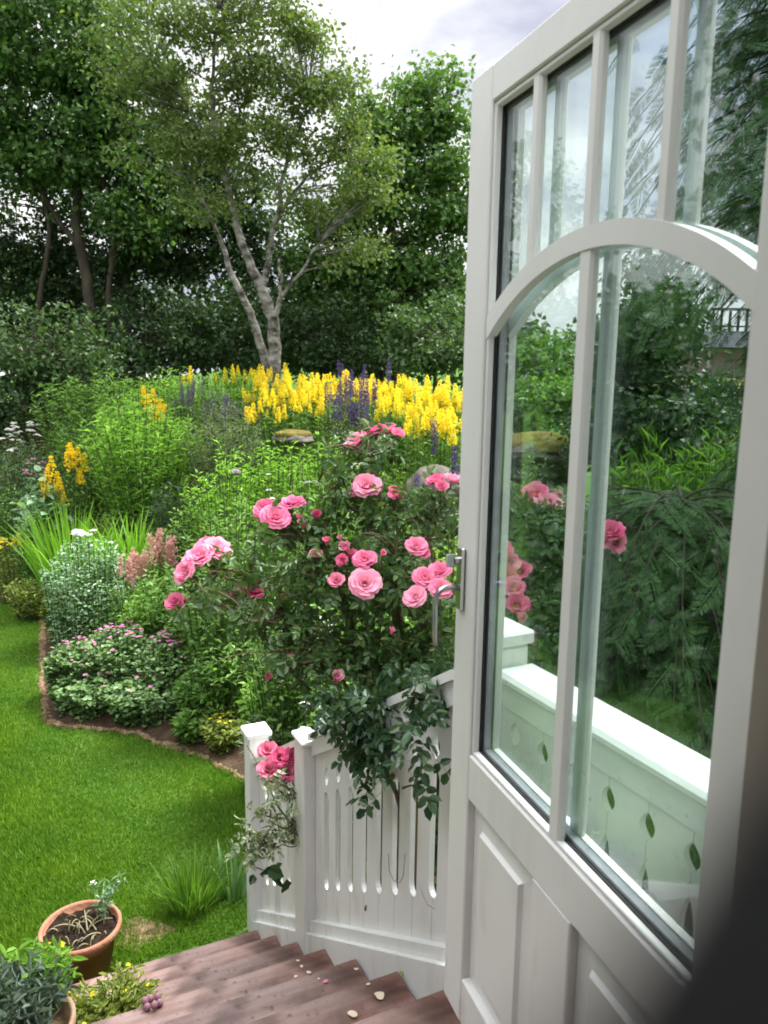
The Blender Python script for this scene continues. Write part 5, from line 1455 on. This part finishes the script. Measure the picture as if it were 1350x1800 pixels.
# roses behind the glass
B3 = [(940, 865, 2.9, 40, 'd', FU), (965, 880, 2.85, 40, 'd', FU), (925, 885, 2.9, 24, 'b', FU), (918, 875, 2.9, 16, 'b', FU), (980, 870, 2.9, 22, 'b', FU),
      (880, 965, 2.6, 36, 'd', FU), (872, 955, 2.65, 24, 'b', FU), (895, 985, 2.6, 32, 'd', F0), (912, 1000, 2.6, 34, 'd', F0), (890, 1012, 2.55, 36, 'd', F0), (903, 1030, 2.5, 34, 'd', F0), (910, 1060, 2.45, 36, 'd', F0), (935, 1110, 2.5, 14, 'b', FU), (918, 1085, 2.5, 16, 'b', FU), (935, 1125, 2.5, 12, 'b', FU),
      (1072, 932, 2.7, 40, 'd', FU), (1058, 945, 2.7, 36, 'd', F0), (1082, 952, 2.7, 32, 'd', F0), (862, 888, 2.7, 16, 'b', FU)]
B3 = [(u, v, Y, s_ * 1.2, k_, f_) for (u, v, Y, s_, k_, f_) in B3]
b3 = at_y(960, 1200, 2.75); b3[2] = 0
rose_bush('rose_bush', 'rose bush with pink blooms behind the newel post seen through the glass', b3, B3,
          lob(2.8, (920, 930, 60, 60, 30), (900, 1030, 50, 70, 30), (970, 970, 50, 70, 20), (960, 1080, 40, 50, 14), yr=.15), 0, M['lf_rose'], .08)

# ------------------------------------------------------------------ terracotta pot
pc = at_z(148, 1690, 0.0); pc = np.array((-1.50, 3.47, 0.0))
pot = thing('terracotta_pot', 'round terracotta pot of dark earth and dry stems on the lawn', 'pot', pc)
mb = MB(); mb.lathe([(.001, .0), (.145, .0), (.150, .006), (.185, .225), (.190, .225)], 48, pc); mb.build('pot_body', M['terracotta'], pot, True)
mb = MB(); mb.lathe([(.188, .222), (.206, .224), (.214, .232), (.216, .258), (.210, .268), (.198, .268), (.192, .258), (.186, .19), (.18, .19)], 48, pc); mb.build('rim', M['terracotta_rim'], pot, True)
mb = MB()
th = np.arange(36) * 2 * PI / 36
rs = np.linspace(0, .189, 9)
V = []
for r in rs:
    V.append(np.c_[pc[0] + r * np.cos(th), pc[1] + r * np.sin(th), pc[2] + .236 + .012 * np.sin(5 * th + r * 40) * (r / .18) + RNG.normal(0, .006, 36)])
V = np.vstack(V); I = np.arange(9 * 36).reshape(9, 36); J = np.roll(I, -1, 1)
mb.add(V, np.stack((I[:-1], J[:-1], J[1:], I[1:]), -1).reshape(-1, 4)); mb.build('soil', M['pot_soil'], pot)
mb = MB()
for i in range(26):
    a = RNG.uniform(0, 6.28); r = RNG.uniform(.02, .15); p0 = pc + np.array((math.cos(a) * r, math.sin(a) * r, .232))
    e = p0 + np.array((RNG.normal(0, .06), RNG.normal(0, .06), RNG.uniform(.01, .06)))
    ok_ = np.hypot(*(e - pc)[:2]); e[:2] = pc[:2] + (e - pc)[:2] * min(1, .17 / ok_)
    mb.tube(bez(p0, (p0 + e) / 2 + np.array((0, 0, .04)), e, 6), np.linspace(.0045, .002, 6), 5)
mb.build('dry_stems', M['dry'], pot)
mb = MB(); pos = []; 
for i in range(9):
    p0 = pc + np.array((RNG.uniform(.03, .12), RNG.uniform(.05, .13), .235)); e = p0 + np.array((RNG.normal(.04, .04), RNG.normal(.02, .03), RNG.uniform(.10, .24)))
    pp = bez(p0, p0 * .5 + e * .5 + np.array((-.02, 0, .03)), e, 8); mb.tube(pp, .0022, 4)
    for p in pp[2:]: pos += [p, p]
mb.build('young_stems', M['lf_blue'], pot)
v, q, t = leaves(np.array(pos), .045, .011, up=.3); o = obj('young_leaves', mesh_np(v, q, t), M['lf_blue'], pot); o.matrix_parent_inverse = parent_inv(pot)
put('small_flower', head_mesh(M['white'], .012, 20, .012, .8), align(pos[-1], (0, 0, 1), 1.), pot)

pot.scale = (.92, .92, .92)

# ------------------------------------------------------------------ planter at the lower left, on the steps
pr = at_z(40, 1805, .86)
pl2 = thing('clay_planter', 'pale clay planter with grey green leaves and yellow flowers at the lower left', 'planter', (pr[0], pr[1], .56))
cpl = np.array((pr[0], pr[1], .56))
mb = MB(); mb.lathe([(.001, 0), (.11, 0), (.115, .004), (.145, .27)], 40, cpl); mb.build('pot_body', M['clay_pale'], pl2, True)
mb = MB(); mb.lathe([(.145, .268), (.158, .27), (.163, .28), (.163, .305), (.155, .312), (.146, .305), (.14, .25), (.0005, .25)], 40, cpl); mb.build('rim', M['clay_pale'], pl2, True)
def planter_fill(root, base, R, hgt, n, per, L, W, lm, name, lean=1., rise=.5):
    sb = MB(); LP = []; DP = []; tips = []
    for i in range(n):
        a = RNG.uniform(0, 6.28); r = math.sqrt(RNG.uniform(0, 1))
        p0 = base + np.array((math.cos(a) * r * R * .35, math.sin(a) * r * R * .35, 0))
        e = base + np.array((math.cos(a) * r * R * lean, math.sin(a) * r * R * lean, hgt * RNG.uniform(.7, 1.1) * (1 - .45 * r * r)))
        pp = bez(p0, np.array((p0[0] * .7 + e[0] * .3, p0[1] * .7 + e[1] * .3, p0[2] + (e[2] - p0[2]) * .8)), e, 6)
        sb.tube(pp, np.linspace(.003, .0015, 6), 4, cap=False)
        ts = RNG.uniform(.2, 1, per); f = ts * 5; i0 = np.minimum(f.astype(int), 4)
        LP.append(pp[i0] * (1 - (f - i0))[:, None] + pp[i0 + 1] * (f - i0)[:, None])
        aa = np.arange(per) * 2.4 + a
        DP.append(np.stack((np.cos(aa), np.sin(aa), np.full(per, rise)), 1)); tips.append((e, nrm(e - pp[-2])))
    sb.build(name + '_stems', M['stem'], root)
    LP = np.vstack(LP); DP = np.vstack(DP)
    v, q, t = leaves(LP, L, W, d=DP, n=rand_dirs(len(LP), .8), tmpl=T6)
    o = obj(name, mesh_np(v, q, t), lm, root); o.matrix_parent_inverse = parent_inv(root)
    return tips
tp = planter_fill(pl2, cpl + np.array((-.02, 0, .26)), .17, .25, 110, 16, .05, .006, M['lf_planter'], 'grey_foliage', 1., .9)
tp2 = planter_fill(pl2, cpl + np.array((-.02, .10, .24)), .16, .27, 40, 12, .05, .014, M['lf_lime'], 'lime_foliage')
for i in range(3): put('yellow_flower', random.choice(YFL), align(tp2[i][0], (.3, -.4, 1), .6), pl2)
# trailing yellow flowering plant spilling beside the planter
tc_ = at_z(195, 1800, .60)
tr = thing('trailing_plant', 'low yellow flowering plant spilling over the step beside the planter', 'plant', (tc_[0], tc_[1], .56))
tp3 = planter_fill(tr, np.array((tc_[0], tc_[1], .56)), .20, .20, 90, 12, .032, .014, M['lf_olive'], 'foliage')
for i in range(8): put('yellow_flower', random.choice(YFL), align(tp3[i][0] + np.array((0, 0, .006)), (random.uniform(-.5, .5), random.uniform(-.7, .2), 1), random.uniform(.35, .6)), tr)

# ------------------------------------------------------------------ petals on the steps
def tread_at(u, v):
    """top surface of the step under a pixel"""
    best = None
    for kk in range(-1, 7):
        z = Z0 - RISE * kk if kk >= 0 else 1.5
        p = at_z(u, v, z); L, off = inv_stair(p[0], p[1])
        L1 = L0 + RUN * kk
        if L1 - RUN - .0 <= L <= L1 and (best is None or z > best[2]): best = p
    return best if best is not None else at_z(u, v, .6)
M['petal_cream'] = petalmat('faded_petal', (.62, .50, .36), (.75, .66, .50), .2)
M['petal_mauve'] = petalmat('wilted_petal', (.30, .15, .20), (.42, .22, .28), .2)
def petal(u, v, s, mat, label, group=None):
    s *= .6
    p = tread_at(u, v)
    mb = MB()
    n = 12; th = np.arange(n) * 2 * PI / n; rot = random.uniform(0, 6)
    r = s * (1 + .18 * np.cos(2 * th + rot) + .1 * np.sin(3 * th))
    ring_ = np.c_[p[0] + r * np.cos(th), p[1] + r * .8 * np.sin(th), p[2] + .004 + .22 * s * (np.cos(th + rot) ** 2)]
    mb.add(np.vstack((ring_, [[p[0], p[1], p[2] + .005]])), None, [(i, (i + 1) % n, n) for i in range(n)])
    o = mb.build('fallen_petal', mat, smooth=True)
    return tag(o, label, 'petal', group)
GP = 'faded petals scattered on the steps'
for (u, v, s) in [(524, 1690, .011), (530, 1700, .011), (543, 1711, .013), (520, 1718, .010), (626, 1705, .012), (647, 1732, .010), (560, 1722, .007)]:
    petal(u, v, s, M['petal_cream'], 'small faded cream petal on the middle steps', GP)
petal(572, 1727, .015, M['pink'], 'single pink petal lying on a middle step')
petal(667, 1752, .028, M['petal_cream'], 'large cream petal on the upper step near the railing')
petal(620, 1785, .024, M['petal_cream'], 'pale pointed petal on the uppermost visible step')
petal(705, 1712, .014, M['lf_olive'], 'green leaf scrap at the end of a step by the railing')
p = tread_at(268, 1768)
fb = thing('fallen_bloom', 'wilted mauve rose bloom lying on the steps', 'flower', p)
for i in range(6):
    a = i * 1.05; q = p + np.array((.026 * math.cos(a), .022 * math.sin(a), .012 + .008 * (i % 2)))
    mb = MB(); n, m_ = 8, 5
    mb.lathe([(.0003, -.014), (.010, -.010), (.013, .0), (.009, .011), (.0003, .014)], 8, q); mb.build('petal', M['petal_mauve'], fb, True)

# thin garden wires hanging on the boards
def wire(pts, label):
    mb = MB(); mb.tube(np.array(pts), .0016, 5)
    tag(mb.build('garden_wire', M['wire'], smooth=True), label, 'wire')
def onb(u, v, off=-.036):
    d = ray(u, v); k = (SN @ SO + off) / (SN[0] * d[0] + SN[1] * d[1]); return np.array((d[0] * k, d[1] * k, CZ + d[2] * k))
wire([onb(u, v) for u, v in ((683, 1500), (684, 1530), (692, 1548), (703, 1551), (709, 1540), (712, 1500))], 'looped grey wire hanging on the boards under the rose cane')
wire([onb(u, v) for u, v in ((737, 1548), (744, 1575), (752, 1590), (764, 1598))], 'short curved grey wire on the boards near the door')

# ------------------------------------------------------------------ distance seen through the glass
fh = at_y(1275, 600, 42.)
hz_ = H(fh[0], fh[1])
hs = thing('distant_house', 'low distant house with dark slate roof seen through the right pane', 'house', (fh[0], fh[1], hz_))
x0, x1 = at_y(1195, 600, 42.)[0], at_y(1420, 600, 42.)[0]
ze = at_y(1275, 612, 42.)[2]; zr_ = at_y(1275, 582, 46.)[2]
mb = MB(); mb.box((x0 + .4, 42.3, hz_ - .5), (x1 - .4, 50, ze), None); mb.build('wall', M['far_wall'], hs)
mb = MB(); mb.add([(x0, 41.6, ze + .02), (x1, 41.6, ze + .02), (x1 - .6, 46, zr_), (x0 + 1.2, 46, zr_), (x0, 50.4, ze + .02), (x1, 50.4, ze + .02)], [(0, 1, 2, 3), (3, 2, 5, 4)], [(0, 3, 4), (1, 5, 2)]); mb.build('roof', M['roof'], hs)
mb = MB()
pa, pb = at_y(1255, 580, 46.)[0], at_y(1330, 580, 46.)[0]
zt_ = at_y(1280, 545, 46.)[2]
for i in range(6):
    xx = pa + (pb - pa) * i / 5; mb.box((xx - .06, 46.2, zr_ - .2), (xx + .06, 46.32, zt_), None)
mb.box((pa - .2, 46.17, zt_), (pb + .2, 46.35, zt_ + .14), None); mb.box((pa, 46.19, zr_ + .25), (pb, 46.33, zr_ + .33), None)
mb.build('roof_terrace_frame', M['bark_dark'], hs)
pp_ = at_y(1248, 600, 36.); g_ = H(pp_[0], pp_[1])
mb = MB(); mb.tube([(pp_[0], 36, g_ - .1), (pp_[0], 36, at_y(1248, 552, 36.)[2])], .06, 8); tag(mb.build('pole', M['wire']), 'thin grey pole in front of the distant slate roof', 'pole')
fx = np.linspace(5, 40, 24); fy = np.linspace(20, 80, 24); X, Y = np.meshgrid(fx, fy, indexing='ij'); I = np.arange(24 * 24).reshape(24, 24)
kind(obj('field', mesh_np(np.stack((X, Y, h(X, Y) + .08), -1).reshape(-1, 3), np.stack((I[:-1, :-1], I[1:, :-1], I[1:, 1:], I[:-1, 1:]), -1).reshape(-1, 4)), M['field']), 'structure')

# ------------------------------------------------------------------ world, sun, camera
SUN_EL, SUN_AZ = math.radians(59), math.radians(52)     # azimuth measured clockwise from +Y
w = bpy.data.worlds.new('World'); bpy.context.scene.world = w; w.use_nodes = True
nt = w.node_tree; nt.nodes.clear()
out = nt.nodes.new('ShaderNodeOutputWorld'); bg = nt.nodes.new('ShaderNodeBackground')
sky = nt.nodes.new('ShaderNodeTexSky'); sky.sky_type = 'NISHITA'; sky.sun_disc = False
sky.sun_elevation = SUN_EL; sky.sun_rotation = SUN_AZ
tc = nt.nodes.new('ShaderNodeTexCoord')
mp = nt.nodes.new('ShaderNodeMapping'); mp.inputs['Scale'].default_value = (1, 1, 2.2); mp.inputs['Location'].default_value = (.35, .1, .0)
nt.links.new(tc.outputs['Generated'], mp.inputs['Vector'])
n1 = nt.nodes.new('ShaderNodeTexNoise'); n1.inputs['Scale'].default_value = 1.9; n1.inputs['Detail'].default_value = 6; n1.inputs['Roughness'].default_value = .55
nt.links.new(mp.outputs[0], n1.inputs['Vector'])
cr = ramp(nt, [(.40, (1.9, 2.0, 2.45)), (.465, (2.7, 2.78, 3.05)), (.53, (4.0, 4.0, 4.0))])
nt.links.new(n1.outputs['Fac'], cr.inputs['Fac'])
n2 = nt.nodes.new('ShaderNodeTexNoise'); n2.inputs['Scale'].default_value = 1.6; n2.inputs['Detail'].default_value = 5
nt.links.new(mp.outputs[0], n2.inputs['Vector'])
cm = ramp(nt, [(.30, (.55, .55, .55)), (.45, (1, 1, 1))]); nt.links.new(n2.outputs['Fac'], cm.inputs['Fac'])
mx = nt.nodes.new('ShaderNodeMix'); mx.data_type = 'RGBA'
nt.links.new(cm.outputs['Color'], mx.inputs['Factor']); nt.links.new(sky.outputs[0], mx.inputs['A']); nt.links.new(cr.outputs['Color'], mx.inputs['B'])
# an overcast sky is much brighter overhead than near the horizon
sx = nt.nodes.new('ShaderNodeSeparateXYZ'); nt.links.new(tc.outputs['Generated'], sx.inputs[0])
zr = nt.nodes.new('ShaderNodeMapRange'); zr.interpolation_type = 'SMOOTHSTEP'
zr.inputs['From Min'].default_value = .37; zr.inputs['From Max'].default_value = .85; zr.inputs['To Min'].default_value = 1.0; zr.inputs['To Max'].default_value = 3.9
nt.links.new(sx.outputs['Z'], zr.inputs['Value'])
vm = nt.nodes.new('ShaderNodeVectorMath'); vm.operation = 'SCALE'
nt.links.new(mx.outputs['Result'], vm.inputs[0]); nt.links.new(zr.outputs[0], vm.inputs['Scale'])
nt.links.new(vm.outputs[0], bg.inputs['Color']); bg.inputs['Strength'].default_value = .1
nt.links.new(bg.outputs[0], out.inputs['Surface'])

sl = bpy.data.lights.new('sun', 'SUN'); sl.energy = 3.0; sl.angle = math.radians(20); sl.color = (1, .96, .9)
so = bpy.data.objects.new('sun', sl); C.objects.link(so)
dirv = Vector((math.sin(SUN_AZ) * math.cos(SUN_EL), math.cos(SUN_AZ) * math.cos(SUN_EL), math.sin(SUN_EL)))
so.rotation_euler = dirv.to_track_quat('Z', 'Y').to_euler(); so.location = dirv * 30

cam = bpy.data.cameras.new('camera'); co = bpy.data.objects.new('camera', cam); C.objects.link(co)
ex = np.array((_R[0], _F[0], _U[0])); ey = -np.array((_R[1], _F[1], _U[1])); ez = -np.array((_R[2], _F[2], _U[2]))
co.matrix_world = Matrix(((ex[0], ey[0], ez[0], 0), (ex[1], ey[1], ez[1], 0), (ex[2], ey[2], ez[2], CZ), (0, 0, 0, 1)))
cam.sensor_fit = 'HORIZONTAL'; cam.sensor_width = 36; cam.lens = 36 * FPX / 1350
cam.clip_start = .0005; cam.clip_end = 3000
cam.dof.use_dof = True; cam.dof.focus_distance = 3.2; cam.dof.aperture_fstop = 8.2
sc = bpy.context.scene; sc.camera = co
sc.view_settings.view_transform = 'Standard'; sc.view_settings.look = 'None'; sc.view_settings.exposure = 1.75; sc.view_settings.gamma = 1
sc.cycles.max_bounces = 10; sc.cycles.transparent_max_bounces = 16; sc.cycles.use_denoising = True
sc.cycles.diffuse_bounces = 3; sc.cycles.glossy_bounces = 4
sc.cycles.filter_width = 1.8
